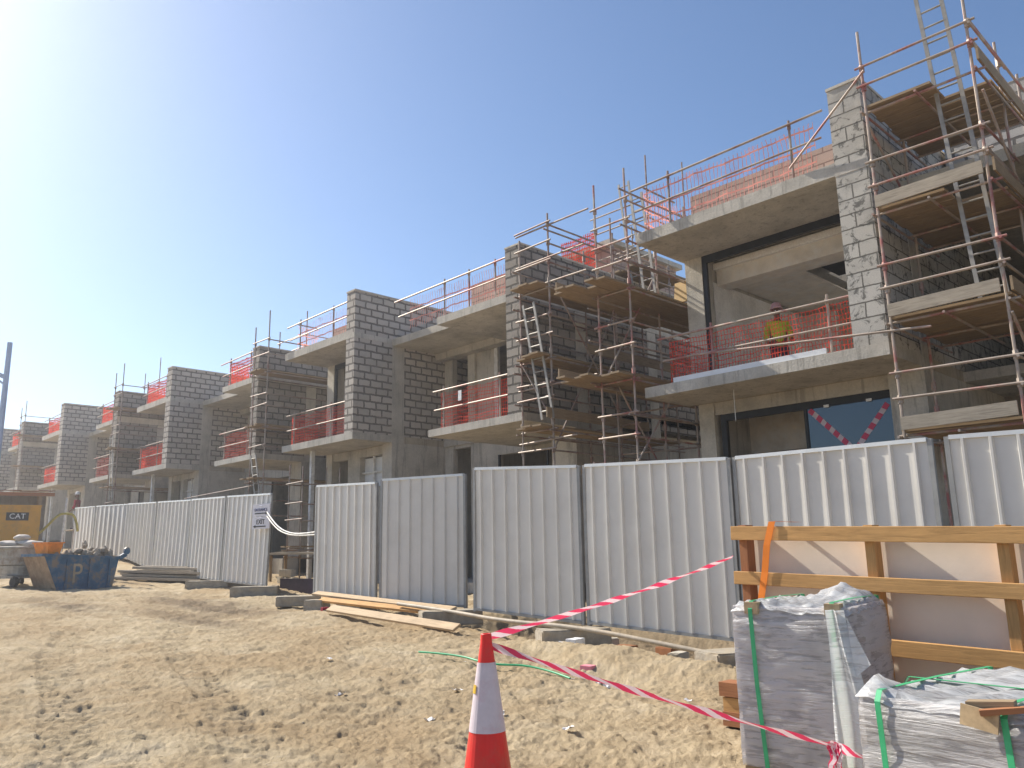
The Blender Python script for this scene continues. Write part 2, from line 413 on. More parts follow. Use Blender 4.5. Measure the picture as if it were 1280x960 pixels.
# ------------------------------------------------------------------ ground
GX = [-50, 0, 4, 6, 8, 10.5, 13, 16, 19, 22, 25, 29, 38, 44, 60, 100, 300, 900]
GZ = [0, 0, .01, .06, .16, .28, .38, .48, .6, .72, .84, 1.04, 1.55, 1.85, 2.6, 4.0, 6, 9]
rng = np.random.default_rng(5)
LAT = rng.random((256, 256))
def vnoise(x, y):
    xi, yi = np.floor(x).astype(int), np.floor(y).astype(int); fx, fy = x - xi, y - yi
    fx = fx * fx * (3 - 2 * fx); fy = fy * fy * (3 - 2 * fy)
    a, b = LAT[xi & 255, yi & 255], LAT[(xi + 1) & 255, yi & 255]; c, d = LAT[xi & 255, (yi + 1) & 255], LAT[(xi + 1) & 255, (yi + 1) & 255]
    return (a * (1 - fx) + b * fx) * (1 - fy) + (c * (1 - fx) + d * fx) * fy - .5
def fbm(x, y, o=4, g=.5):
    t, a = 0, 1
    for i in range(o):
        t = t + a * vnoise(x + 17 * i, y + 31 * i); x, y, a = x * 2.03, y * 2.03, a * g
    return t
def sm(a, b, x):
    t = np.clip((x - a) / (b - a), 0, 1); return t * t * (3 - 2 * t)
def blob(x, y, cx, cy, rx, ry): return np.exp(-(((x - cx) / rx) ** 2 + ((y - cy) / ry) ** 2))
TRACKS = [((-15.5, 4.9), (-6.2, 1.55), .42), ((-14.8, 6.3), (-5.6, 2.6), .36), ((-21, 3.3), (-9, .9), .5)]
def ground_parts(x, y):
    z = np.interp(-x, GX, GZ)
    z = z + .10 * fbm(x * .22, y * .22, 3) * sm(1, 6, np.hypot(x, y))
    near = 1 - sm(28, 60, np.hypot(x, y)); f1 = fbm(x * 1.1, y * 1.1, 3)
    lump = np.abs(fbm(x * 2.7, y * 2.7, 4, .55)); rid = 1 - 2 * np.abs(fbm(x * 3.3 + 40, y * 3.3, 4, .6))
    z = z + near * (.045 * f1 + .035 * lump + .022 * rid)
    pit = sm(.12, .42, fbm(x * 4.1 + 9, y * 4.1, 3)); z = z - near * .012 * pit
    foot = sm(.18, .34, fbm(x * 3.0 + 80, y * 3.0 + 13, 2)); z = z - near * .018 * foot
    z = z + near * (.031 * np.abs(fbm(x * 7, y * 7, 4, .62)) + .014 * fbm(x * 31, y * 31, 2))
    damp_shade = .05 * pit  # sand slightly darker in the pits
    # spoil ridge in front of the fence, hollow under it
    ridge = blob(x, y, -6.9, 8.1, 1.3, .55) * .22 + blob(x, y, -5.2, 8.0, .8, .5) * .12 + blob(x, y, -12.0, 8.4, 2.2, .6) * .10
    z = z + ridge
    trench = sm(8.95, 9.3, y) * (1 - sm(12.6, 13.6, y)) * sm(-12.3, -11.2, x)
    z = z - .45 * trench; damp_shade = damp_shade + .9 * trench  # trench floor darkened: shade behind the fence put into the colour
    z = z - .12 * (blob(x, y, -7.6, 7.6, .5, .28) + blob(x, y, -6.2, 7.3, .5, .25) + blob(x, y, -11.4, 8.3, .8, .3))
    # dark churned soil in front of the left fence
    ch = blob(x, y, -17.3, 7.7, 2.6, .7) + .8 * blob(x, y, -15, 6.4, 2.0, .45) + .7 * blob(x, y, -19, 5.4, 1.8, .6)
    z = z + ch * (.10 * fbm(x * 3, y * 3, 3) - .05); damp_shade = damp_shade + ch * (1.1 + 1.5 * fbm(x * 3, y * 3, 3))
    for (ax, ay), (bx, by), w in TRACKS:
        dx, dy = bx - ax, by - ay; L = math.hypot(dx, dy); u = ((x - ax) * dx + (y - ay) * dy) / L; v = (-(x - ax) * dy + (y - ay) * dx) / L
        v = v + .25 * np.sin(u * .5)
        m = (1 - sm(w * .42, w * .62, np.abs(v))) * sm(0, 1.2, u) * (1 - sm(L - 1.2, L, u))
        lug = np.sin(2 * math.pi * (u + .35 * np.abs(v)) / .17)
        z = z - m * (.022 - .014 * lug); damp_shade = damp_shade + m * .08
    return z, np.clip(damp_shade, 0, 1)
def gz(x, y):
    return float(ground_parts(np.array([float(x)]), np.array([float(y)]))[0][0])
def make_ground():
    fwd = math.atan2(.70, -.72)           # heading of the view, from +x
    ang = np.concatenate([np.linspace(-R(42), R(42), 900), np.linspace(R(42), R(318), 150)[1:-1]]) + fwd
    rad = np.concatenate([[.05, .6, 1.2, 1.8], np.geomspace(2.3, 70, 760), np.geomspace(70, 2500, 40)[1:]])
    A, Q = np.meshgrid(ang, rad); X, Y = Q * np.cos(A), Q * np.sin(A)
    Z, D = ground_parts(X, Y)
    nr, na = X.shape
    co = np.stack([X, Y, Z], -1).reshape(-1, 3)
    i = np.arange(nr - 1)[:, None] * na; j = np.arange(na)[None, :]; j2 = (j + 1) % na
    F = np.stack([i + j, i + j2, i + na + j2, i + na + j], -1).reshape(-1, 4)[:, ::-1]
    # winding so that the normals look up
    a, b, c = co[F[50000][0]], co[F[50000][1]], co[F[50000][2]]
    if np.cross(b - a, c - a)[2] < 0: F = F[:, ::-1]
    me = bpy.data.meshes.new('ground')
    me.vertices.add(len(co)); me.vertices.foreach_set('co', co.ravel())
    me.loops.add(F.size); me.loops.foreach_set('vertex_index', F.ravel().astype(np.int32))
    me.polygons.add(len(F)); me.polygons.foreach_set('loop_start', np.arange(0, F.size, 4, dtype=np.int32)); me.polygons.foreach_set('loop_total', np.full(len(F), 4, dtype=np.int32))
    me.polygons.foreach_set('use_smooth', np.ones(len(F), dtype=bool))
    at = me.attributes.new('damp_shade', 'FLOAT', 'POINT'); at.data.foreach_set('value', D.ravel().astype(np.float32))
    me.update(); me.validate(); me.materials.append(MATS['sand'])
    o = bpy.data.objects.new('ground', me); col.objects.link(o); o['kind'] = 'structure'
make_ground()

# ------------------------------------------------------------------ houses
YF = 13.1
def house(label, Ax, AL, wA, zb, rb, top, BL, Bx, wB, zbB, rbB, topB, near=False, hasB=True, gf=.3):
    h = thing('unfinished_house', label, 'house', (Ax, YF, gf), 0, 'row of unfinished houses')
    X, Y, Z = lambda v: v - Ax, lambda v: v - YF, lambda v: v - gf
    def part(name, mat, *bs, parent=h, bevel=0):
        m = MB()
        for b in bs: m.box(X(b[0]), X(b[1]), Y(b[2]), Y(b[3]), Z(b[4]), Z(b[5]))
        o = m.build(name, mat, parent)
        return o
    YB = 24.0; e = .004; st = .21
    wallm = 'block_near' if near else 'block_grey'
    # ---- side A
    part('balcony_slab', 'concrete', (AL, Ax + wA, YF, 14.62, zb, zb + st))
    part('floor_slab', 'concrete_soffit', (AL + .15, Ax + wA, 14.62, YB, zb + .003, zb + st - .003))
    part('roof_slab', 'concrete', *(((AL, Ax, YF, 17.9, rb, rb + .24), (AL, Ax - 2.4, 17.9, 19.2, rb, rb + .24), (AL, Ax, 19.2, YB, rb, rb + .24)) if near else ((AL, Ax, YF, YB, rb, rb + .24),)))  # near roof: unseen hole added to let sun into the room
    w = part('party_wall', wallm, (Ax, Ax + wA, YF, YB, zb + st, top))
    part('coping', 'concrete_light', (Ax - .015, Ax + wA + .015, YF - .02, YB, top, top + .05), parent=w)
    part('ring_beam', 'concrete', (Ax + wA, Ax + wA + .012, YF, 14.5, rb - .02, rb + .14), (Ax - e, Ax + wA + .012, YF - .008, YF, rb - .02, rb + .14), parent=w)
    part('column', 'concrete', (Ax + wA, Ax + wA + .014, 14.5, 14.95, zb - .02, rb - .05))
    part('side_wall', 'concrete_light', (AL + .08, AL + .5, 14.7, 15.1, zb + st, rb), (AL + .2, AL + .48, 15.1, YB, zb + st, rb))
    part('rear_wall', 'concrete', *(((AL + .2, AL + 1.35, 19.3, 19.5, zb + st, rb), (AL + 1.35, Ax, 19.3, 19.5, rb - .5, rb)) if near else ((AL + .2, Ax, 19.3, 19.5, zb + st, rb),)))  # near rear wall: unseen opening added to bring in skylight
    part('roof_parapet', 'block_pink', (AL + .3, Ax, 14.75, 14.95, rb + .24, top - .12))
    # white lined room
    rm = part('room_lining', 'plaster', (AL + .5, AL + .52, 15.11, 19.2, zb + st, rb - .5))
    part('rear_lining', 'plaster', (AL + .5, AL + 1.35 if near else Ax, 19.2, 19.29, zb + st, rb - .5), parent=rm)
    part('side_lining', 'plaster', (Ax - .02, Ax - e, 15.0, 19.2, zb + st, rb - .5), parent=rm)
    part('bounce_screed', 'plaster', (AL + .52, Ax - .02, 14.85, 19.2, zb + st - .002, zb + st + .012), parent=rm)  # pale unseen floor added to bounce light up the walls
    cz = rb - .42
    if near:
        hx0, hx1, hy0, hy1 = AL + 2.1, Ax - .35, 16.2, 17.9
        part('ceiling_panel', 'plaster_patch', (AL + .52, hx0, 15.7, 19.2, cz, cz + .03), (hx1, Ax - .02, 15.7, 17.9, cz, cz + .03), (hx0, hx1, 15.7, hy0, cz, cz + .03), (hx0, hx0 + .001, hy1, 19.2, cz, cz + .03), parent=rm)  # near ceiling left open below the added roof hole
        part('recess_shade_plate', 'void_shade', (hx0 + .02, hx1 - .02, hy0 + .02, hy1 - .02, cz + .28, cz + .3), parent=rm)  # black plate over the hole; the recess's darkness is painted, not cast
        part('ceiling_bulkhead', 'plaster_patch', (AL + .52, Ax - .02, 15.25, 15.7, cz - .14, cz + .25), parent=rm)
        part('bulkhead_band', 'plaster', (AL + .52, Ax - .02, 15.13, 15.25, cz + .2, cz + .34), parent=rm)
    else:
        part('ceiling_panel', 'plaster', (AL + .52, Ax - .02, 15.1, 19.2, cz, cz + .03), parent=rm)
        if Ax > -45: part('ceiling_bulkhead', 'concrete_dark', (Ax - 1.3, Ax - .03, 15.2, 15.5, cz - .6, cz - e), parent=rm)
    fb = .1
    fm = 'frame_black'
    fr = part('window_frame', fm, (AL + .5, AL + .5 + fb, 14.72, 14.8, zb + st, rb), (AL + .5 + fb, Ax, 14.72, 14.8, rb - .16, rb))
    # ground floor of side A
    part('ground_column', 'concrete_light', (AL + .22, AL + .58, 14.66, 15.0, gf - .6, zb))
    gw = part('ground_wall', 'concrete', (Ax - .05, Ax + wA, 14.52, YB, gf - .6, zb), (AL + .58, Ax - .05, 14.7, 14.95, zb - .26, zb), (AL + .3, AL + .5, 15.0, YB, gf - .6, zb))
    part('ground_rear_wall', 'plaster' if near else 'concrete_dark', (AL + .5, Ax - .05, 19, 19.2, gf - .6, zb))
    part('plinth', 'concrete', (AL, Bx + wB, 14.3, YB, gf - 1.6, gf))
    if near:
        xs = AL + .68; xe = Ax - .02
        wf = part('window_frame', fm, (xs, xs + .12, 14.74, 14.84, gf, zb - .26), (xs + .12, xe, 14.74, 14.84, zb - .4, zb - .26), (-7.19, -7.13, 14.745, 14.83, gf, zb - .4), (xe, xe + .1, 14.70, 14.72, gf, zb - .26))
        g = part('glass_pane', 'glass_blue', (-7.13, -5.45, 14.77, 14.785, gf + .3, zb - .405), parent=wf)
        # taped cross on the pane and a white clip each side
        tp = MB()
        for (x0, z0, x1, z1) in ((-7.08, zb - .42, -6.28, 3.2), (-5.62, zb - .5, -6.28, 3.2), (-6.28, 3.2, -5.7, 2.3), (-6.28, 3.2, -6.95, 2.2)):
            d = Vector((x1 - x0, 0, z1 - z0)); L = d.length; d.normalize(); n = Vector((-d.z, 0, d.x)) * .05
            a, b = Vector((X(x0), Y(14.765), Z(z0))), Vector((X(x1), Y(14.765), Z(z1)))
            tp.face([a - n, b - n, b + n, a + n], [(0, 0), (L, 0), (L, .1), (0, .1)])
        tp.build('tape_cross', 'tape', wf)
        part('clip', 'letter_white', (-6.78, -6.68, 14.73, 14.74, zb - .42, zb - .37), parent=wf)
        part('clip', 'letter_white', (-5.98, -5.88, 14.73, 14.74, zb - .42, zb - .37), parent=wf)
        part('interior_bulkhead', 'plaster_patch', (AL + .5, Ax - .05, 16.2, 16.5, zb - .95, zb))
        part('hanging_wire', 'rope_white', (-8.05, -8.04, 13.7, 13.71, zb - .62, zb))
    else:
        part('downpipe', 'frame_white', (AL + .95, AL + 1.07, 13.6, 13.72, gf - .3, zb))
        if Ax > -45:
            x0, x1 = Ax - 1.55, Ax - .3
            part('ground_wall', 'concrete', (AL + 1.5, x0, 14.7, 14.95, gf, zb - .26), (x0, x1, 14.7, 14.95, gf, zb - 1.25), (x1, Ax - .05, 14.7, 14.95, gf, zb - .26))
            wf = part('window_frame', 'frame_white', ((x0 + x1) / 2 - .03, (x0 + x1) / 2 + .03, 14.8, 14.86, zb - 1.25, zb - .26), (x0, x1, 14.79, 14.85, zb - .8, zb - .75))
            part('glass_pane', 'toe_white', (x0, x1, 14.9, 14.92, zb - 1.25, zb - .3), parent=wf)  # white sheet instead of glass; daylight put into its colour
    # ---- side B
    if hasB or near:
        xb0 = Ax + wA; rz = rb - .08
        part('recessed_roof_slab', 'concrete_light', (xb0, Bx, 14.5, YB, rz, rz + .22))
        part('balcony_slab', 'concrete', (BL, Bx + wB, YF, 16.55, zbB, zbB + .19))
        part('floor_slab', 'concrete', (xb0, Bx + wB, 16.55, YB, zb, zb + .186))
        part('roof_slab', 'concrete', (BL + .35, Bx, YF, 16.5, rbB, rbB + .2))
        part('soffit_beam', 'concrete', (xb0, Bx, 16.2, 16.53, rz - .22, rz))
        pw = part('party_wall', 'block_shade', (Bx, Bx + wB, YF, 22, zbB + .19, topB))
        part('coping', 'concrete_light', (Bx - .012, Bx + wB + .012, YF - .015, 22, topB, topB + .04), parent=pw)
        part('ring_beam', 'concrete_light', (Bx + wB, Bx + wB + .014, YF + .01, 22, rbB + .02, rbB + .3), (Bx + wB, Bx + wB + .012, 15.0, 15.4, zbB, rbB), (Bx + wB, Bx + wB + .012, 18, 18.4, zbB, rbB), parent=pw)
        d0, d1, w0, w1 = Ax + .85, Ax + 1.7, Ax + 2.88, Bx - 1.2
        z0, z1 = zb + .186, rz
        if not near: rw = part('rear_wall', 'concrete', (xb0, d0, 16.6, 16.8, z0, z1), (d0, d1, 16.6, 16.8, z1 - .18, z1), (d1, w0, 16.6, 16.8, z0, z1), (w0, w1, 16.6, 16.8, z1 - .1, z1), (w1, Bx, 16.6, 16.8, z0, z1))
        if not near: part('pilaster', 'concrete_light', (d1 + .02, d1 + .35, 16.5, 16.6 - e, z0, z1))
        if not near: part('window_frame', 'frame_white', (w0 + .01, w0 + .16, 16.56, 16.66, z0, z1 - .1), (w0 + .16, w1, 16.57, 16.65, z1 - .18, z1 - .1))
        part('inner_wall', 'concrete_dark', (xb0, Bx, 19 + 2 * near, 19.2 + 2 * near, z0, z1))  # near house: wall set deeper and dark to build in the recess's shade
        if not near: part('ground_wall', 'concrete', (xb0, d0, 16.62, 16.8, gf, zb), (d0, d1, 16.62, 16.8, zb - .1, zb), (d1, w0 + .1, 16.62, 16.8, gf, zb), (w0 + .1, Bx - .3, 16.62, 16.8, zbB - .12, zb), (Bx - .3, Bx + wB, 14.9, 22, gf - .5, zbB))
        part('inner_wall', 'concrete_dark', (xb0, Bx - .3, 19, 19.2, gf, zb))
        if not near: part('window_frame', 'frame_black', (w0 + .1, w0 + .16, 16.58, 16.64, gf, zbB - .12), ((w0 + Bx) / 2, (w0 + Bx) / 2 + .05, 16.59, 16.63, gf, zbB - .12))
        if hasB:
            part('roof_parapet', 'block_pink', (BL - .1, Bx, 14.72, 14.92, rz + .22, topB + .22))
            ph = part('stair_room', 'block_pink', (Bx - 2.3, Bx - .25, 17.6, 20.8, rz + .22, topB + 1.35))
            part('roof_slab', 'concrete', (Bx - 2.45, Bx - .1, 17.45, 20.95, topB + 1.35, topB + 1.5), parent=ph)
        if near: part('stair_room', 'block_grey', (xb0 + .1, xb0 + 3.0, 16.9, 20, rz + .22, top + .9))
    return h
house('nearest concrete house shell, with a white room and red netted balcony under scaffolded corner', -5.42, -9.68, .56, 4.48, 7.74, 9.33, -.9, 1.7, .5, 4.4, 7.4, 8.8, near=True, hasB=False, gf=.45)
house('house shell with the tall bare block wall facing the wide gap in the fence', -20.75, -24.5, .45, 4.86, 7.97, 9.42, -16.7, -13.68, .53, 4.49, 7.46, 8.8, gf=.75)
house('block house shell rising behind the leaning left run of fence, beside its exit sign', -34.76, -38.1, .5, 5.2, 8.05, 9.5, -29.6, -26.88, .5, 4.86, 7.62, 8.85, gf=1.45)
house('smaller looking block house shell above the blue skip, red nets on its roof', -50.0, -53.3, .6, 5.62, 8.45, 10.1, -44.0, -41.2, .55, 5.3, 7.95, 9.45, gf=2.1)
house('farthest hazy block house shell at the left end of the row, beside the lamp post', -67.0, -71, .6, 6.3, 9.1, 10.8, -61.5, -58.4, .6, 5.9, 8.6, 10.15, gf=2.8)

# ------------------------------------------------------------------ guard rails
def rough_net(m, x0, x1, y, z0, z1, seed=0):
    n = max(4, int((x1 - x0) / .18)); rr = random.Random(seed)
    top = [z1 - rr.random() * .05 for _ in range(n + 1)]; yo = [rr.uniform(-.02, .02) for _ in range(n + 1)]
    for i in range(n):
        a, b = x0 + (x1 - x0) * i / n, x0 + (x1 - x0) * (i + 1) / n
        for j in range(3):
            f0, f1 = j / 3, (j + 1) / 3
            za, zb_ = z0 + (top[i] - z0) * f0, z0 + (top[i] - z0) * f1; zc, zd = z0 + (top[i + 1] - z0) * f0, z0 + (top[i + 1] - z0) * f1
            w = lambda f, q: y + .02 + q + .03 * math.sin(f * 3.1)
            m.face([(a, w(f0, yo[i]), za), (b, w(f0, yo[i + 1]), zc), (b, w(f1, yo[i + 1]), zd), (a, w(f1, yo[i]), zb_)], [(a, za), (b, zc), (b, zd), (a, zb_)], True)
def guard_rail(label, x0, x1, y, z, h, posts, net, netx, tube='tube', ret=0, over=.3, mids=(.5,), tilt=0, toe=None, nettop=.97):
    g = thing('guard_rail', label, 'guard rail', (x0, y, z), 0, 'guard rails with safety netting')
    for px in posts:
        MB().tube((px - x0, 0, 0), (px - x0, 0, h + .12), .0235).tube((px - x0, 0, h - .05), (px - x0, 0, h + .05), .036).build('post', tube, g)
    MB().tube((-over, -.05, h - tilt), (x1 - x0 + over * .7, -.05, h + tilt), .0235).build('top_rail', tube, g)
    for k in mids: MB().tube((-over * .6, -.05, h * k - tilt), (x1 - x0 + over * .4, -.05, h * k + tilt), .021).build('mid_rail', tube, g)
    if net:
        m = MB(); rough_net(m, netx[0] - x0, netx[1] - x0, .03, .04, h * nettop, int(x0 * 100))
        if ret:
            a = netx[0] - x0
            for j in range(6):
                y0_, y1_ = .04 + ret * j / 6, .04 + ret * (j + 1) / 6
                m.face([(a, y1_, .05), (a, y0_, .05), (a, y0_, h * .95 - .05 * (j % 2)), (a, y1_, h * .95 - .05 * ((j + 1) % 2))], [(y1_, 0), (y0_, 0), (y0_, h), (y1_, h)])
        m.build('netting', net, g)
        if ret: MB().tube((netx[0] - x0, .05, h), (netx[0] - x0, ret, h), .021).build('return_rail', tube, g)
    if toe: box(toe[0] - x0, toe[1] - x0, -.10, -.06, .0, .1).build('toe_board', 'toe_white', g)
    return g
guard_rail('red and grey rail with see-through netting on the nearest balcony, worker behind', -9.1, -5.45, 13.22, 4.69, .93, (-8.14, -5.84), 'net_red', (-9.15, -5.5), 'tube_red', 1.3, .25, tilt=-.02, toe=(-9.0, -5.9))
guard_rail('rail with pale pink netting along the roof edge of the nearest house', -9.7, -5.75, 13.32, 7.98, 1.12, (-8.97, -6.27), 'net_pink', (-9.65, -5.85), 'tube', 1.2, .2, mids=(.55,), tilt=.03)
RAILS = [
 (-24.3, -20.85, 5.07, 'red netted balcony rail left of the tall block wall by the fence gap', 'net_red', 1.0),
 (-16.5, -13.75, 4.69, 'dull red netted rail on the shaded balcony between tall block wall and scaffolded pier', 'net_red', 0),
 (-24.1, -20.85, 8.23, 'roof rail with pink netting left of the tall block wall by the fence gap', 'net_pink', .8),
 (-17.9, -13.75, 7.67, 'roof rail on the slab between tall block wall and the pier with tall scaffold', 'net_pink', 0),
 (-37.9, -34.8, 5.42, 'bright red balcony rail right above the left run of white fence', 'net_orange', 1.0),
 (-29.4, -26.95, 5.06, 'dark red netted rail on the shaded balcony above the exit sign fence', 'net_red', 0),
 (-37.6, -34.8, 8.31, 'roof rail with red net left of the second tall block wall', 'net_orange', .8),
 (-29.2, -26.95, 7.84, 'orange netted roof rail beside the pier above the exit sign', 'net_orange', .8),
 (-53.0, -50.05, 5.83, 'far red balcony rail above the yellow cabinet', 'net_orange', 1.0),
 (-43.8, -41.25, 5.5, 'far dark netted balcony rail above the orange tub and skip', 'net_red', 0),
 (-53.0, -50.05, 8.7, 'far red roof rail left of the third tall block wall', 'net_orange', .8),
 (-43.6, -41.25, 8.17, 'far orange roof rail above the blue skip', 'net_orange', .8),
 (-70.5, -67.05, 9.35, 'farthest roof rail with red net by the lamp post', 'net_orange', .8),
 (-61.2, -58.5, 8.82, 'second farthest roof rail with red net', 'net_orange', .8),
]
for i, (x0, x1, z, lab, net, ret) in enumerate(RAILS):
    roof = z > 7
    L = x1 - x0
    posts = (x0 + .25, x1 - .35) if L < 3 else (x0 + .3, x1 - .9)
    if roof and x0 == -17.9: posts = (-16.2, -15.2, -14.2)
    guard_rail(lab, x0, x1, 13.25, z, .95 if roof else 1.0, posts, net, (x0 + .05, x1 - .05), 'tube_red' if i % 2 else 'tube', ret, .5 if roof else .12, tilt=.03 if roof else 0)
t = tag(box(0, .12, -.02, .0, 0, .26).build('paper_notice', 'letter_white'), 'small white paper notice tied to the shaded balcony rail by the tall block wall', 'notice'); t.location = (-15.55, 13.17, 5.3)

# ------------------------------------------------------------------ scaffolds
def scaffold(label, x0, x1, y0, y1, zg, tops, levels, rails, plank='plank', over=.35, braces=(), tube='tube', yn=2, plat=None, cross=None):
    s = thing('scaffold', label, 'scaffold', (x0, y0, zg), 0, 'tube scaffolds between the houses')
    L, W = x1 - x0, y1 - y0
    ys = [W * i / (yn - 1) for i in range(yn)]
    n = 0
    for j, y in enumerate(ys):
        for i, x in enumerate((0, L)):
            zt = tops[n % len(tops)] - zg; n += 1
            m = MB().tube((x, y, 0), (x + random.uniform(-.02, .02), y, zt), .0235)
            for lv in list(levels) + list(rails):
                if lv < zt + zg: m.tube((x, y, lv - zg - .08), (x, y, lv - zg + .05), .042, 6)
            m.build('standard', tube, s)
    for lv in rails:
        z = lv - zg; q = .045
        MB().tube((-.1, -q, z), (L + .12, -q, z + random.uniform(-.03, .03)), .021).build('ledger', tube, s)
        MB().tube((L + q, -.1, z - .05), (L + q, W + .2, z - .05), .021).build('transom', tube, s)
    for lv in levels:
        z = lv - zg
        MB().tube((-.08, .05, z - .16), (L + .1, .05, z - .16), .021).build('ledger', tube, s)
        MB().tube((-q, -.15, z - .21), (-q, W + .15, z - .21), .021).build('transom', tube, s)
        MB().tube((L + q, -.15, z - .21), (L + q, W + .15, z - .21), .021).build('transom', tube, s)
        p0, p1, r0, r1 = plat or (0.03, L - .03, -.05, W)
        m = MB()
        along_x = (p1 - p0) > (r1 - r0)
        if along_x:
            k = max(1, int((r1 - r0) / .235)); w = (r1 - r0) / k
            for i in range(k): m.beam((p0 - random.random() * .12, r0 + w * (i + .5), z - .1 + random.uniform(-.006, .006)), (p1 + random.random() * .12, r0 + w * (i + .5), z - .1), w - .012, .04)
        else:
            k = max(1, int((p1 - p0) / .235)); w = (p1 - p0) / k
            for i in range(k): m.beam((p0 + w * (i + .5), r0 - over * random.uniform(.4, 1), z - .1 + random.uniform(-.006, .006)), (p0 + w * (i + .5), r1 + random.random() * .2, z - .1), w - .012, .04)
        m.build('platform', plank, s)
    for a, b in braces:
        MB().tube((a[0] - x0, a[1] - y0, a[2] - zg), (b[0] - x0, b[1] - y0, b[2] - zg), .021).build('brace', tube, s)
    return s
def ladder(label, p, q, w, xdir=(1, 0, 0)):
    l = thing('ladder', label, 'ladder', p, 0, 'ladders on the scaffolds')
    d = Vector(q) - Vector(p); a = Vector(xdir) * (w / 2); L = d.length
    for s in (-1, 1): MB().beam(a * s, d + a * s, .028, .06, xdir).build('stile', 'aluminium', l)
    n = int(L / .28)
    for i in range(n):
        c = d * ((i + .6) / n); MB().tube(c - a, c + a, .016, 6).build('rung', 'aluminium', l)

# near scaffold on the right corner; its boards run along x, with a hatch for the ladder
s1 = scaffold('tall scaffold with four boarded lifts at the right edge, beside the nearest house', -4.68, -3.06, 12.82, 14.35, .35, (10.0, 10.9, 9.35, 9.7), (), (9.32, 8.98, 7.62, 7.2, 5.85, 5.47, 4.1, 3.7), tube='tube_red',
    braces=(((-6.2, 13.05, 8.15), (-4.62, 12.74, 9.22)), ((-4.7, 12.9, 8.3), (-4.7, 14.4, 7.3)), ((-3.0, 12.9, 8.2), (-3.0, 14.4, 6.9)), ((-3.02, 12.78, 4.7), (-3.02, 14.3, 3.4)), ((-8.4, 12.98, 5.12), (-4.1, 12.78, 4.72))))
for lv, full in ((8.7, 0), (6.9, 0), (5.08, 1), (3.3, 1)):
    z = lv - .35; m = MB(); W = 2.4; L = 1.62
    for i in range(11):
        y = -.02 + .225 * (i + .5)
        xe = L + .06 if (full or i > 2) else L - .62
        m.beam((.02 - random.random() * .06, y, z - .1 + random.uniform(-.006, .006)), (xe, y, z - .1), .21, .04)
    m.build('platform', 'plank', s1)
    for zz, a, b in ((z - .17, (-.1, .06), (L + .15, .06)), (z - .17, (-.1, 1.45), (L + .15, 1.45)), (z - .17, (-.1, 2.35), (L + .15, 2.35))): MB().tube((*a, zz), (*b, zz), .021).build('ledger', 'tube_red', s1)
    for x in (-.05, .8, L + .05): MB().tube((x, -.12, z - .2), (x, W + .4, z - .2), .021).build('transom', 'tube_red', s1)
    if lv < 8: MB().beam((.0, -.09, z + .0), (L - .05, -.09, z + .03), .035, .2).build('toe_board', 'plank_grey', s1)
    MB().beam((L + .1, -.1, z + .02), (L + .1, W + .9, z - .02), .035, .21).build('toe_board', 'plank', s1)
for zz in (8.98, 9.32, 7.2):
    MB().tube((1.66, -.1, zz - .35), (1.7, 3.4, zz - .45), .021).build('guard_tube', 'tube_red', s1)
MB().tube((1.64, 2.6, 0), (1.64, 2.6, 9.2), .0235).build('standard', 'tube', s1)
ladder('pale ladder rising through the hatch of the tall scaffold at the right edge', (-3.32, 13.2, 5.05), (-3.66, 13.2, 10.45), .36)

# between the nearest house and the next one
sa = scaffold('scaffold hugging the side wall of the pier with tall uprights, left of the gap', -12.97, -12.02, 12.88, 17.6, .5, (8.75, 9.15, 9.1, 9.3, 9.2, 9.0), (7.55, 5.9, 4.3), (8.9, 8.45, 8.0, 6.75, 6.3, 5.2, 4.85, 3.7), yn=3,
    braces=(((-11.98, 12.8, 3.6), (-11.98, 15.2, 7.3)), ((-11.95, 15.2, 4.6), (-11.95, 13.0, 7.4)), ((-13, 12.8, 5.9), (-12, 12.85, 4.3))))
for i in range(9):
    z = 3.3 + i * .62 + random.uniform(-.15, .15); y0_ = random.choice((0, 2.36, 2.36)); x1_ = random.uniform(1.1, 2.3)
    MB().tube((-.1, y0_, z), (x1_, y0_ + random.uniform(-.05, .05), z + random.uniform(-.06, .06)), .021).build('ledger', 'tube', sa)
for i in range(7):
    z = 3.4 + i * .8 + random.uniform(-.1, .1); x_ = random.choice((-.05, 1.0))
    MB().tube((x_, -.2, z), (x_, 4.9, z + random.uniform(-.05, .05)), .021).build('transom', 'tube', sa)
MB().beam((1.0, -.25, 3.97), (1.0, 3.4, 3.97), .035, .22).build('toe_board', 'plank', sa)
MB().beam((1.0, 1.2, 5.62), (1.0, 4.6, 5.62), .035, .22).build('toe_board', 'plank', sa)
sb = scaffold('scaffold with jutting plank decks against the left side of the nearest house', -10.62, -9.78, 12.9, 17.2, .45, (9.35, 9.45, 8.9, 9.2, 8.9, 9.3), (6.95, 5.05, 3.2), (8.75, 8.3, 7.85, 7.4, 6.1, 5.6, 4.2, 3.75), yn=3, over=.9, tube='tube_red',
    braces=(((-10.6, 13.0, 5.0), (-10.6, 15.0, 7.8)), ((-10.6, 15.0, 3.0), (-10.6, 13.2, 5.2)), ((-9.75, 12.85, 3.2), (-9.75, 15, 5.6))), plat=(-.62, .86, -.1, 4.3))
for i in range(8):
    z = 2.9 + i * .8 + random.uniform(-.12, .12); x_ = random.choice((-.05, .9))
    MB().tube((x_, -.3, z), (x_, 4.5, z + random.uniform(-.05, .05)), .021).build('transom', 'tube', sb)
for i in range(6):
    z = 3.1 + i * 1.0 + random.uniform(-.15, .15); y0_ = random.choice((2.15, 4.3))
    MB().tube((-1.2, y0_, z), (1.0, y0_, z + random.uniform(-.06, .06)), .021).build('ledger', 'tube', sb)
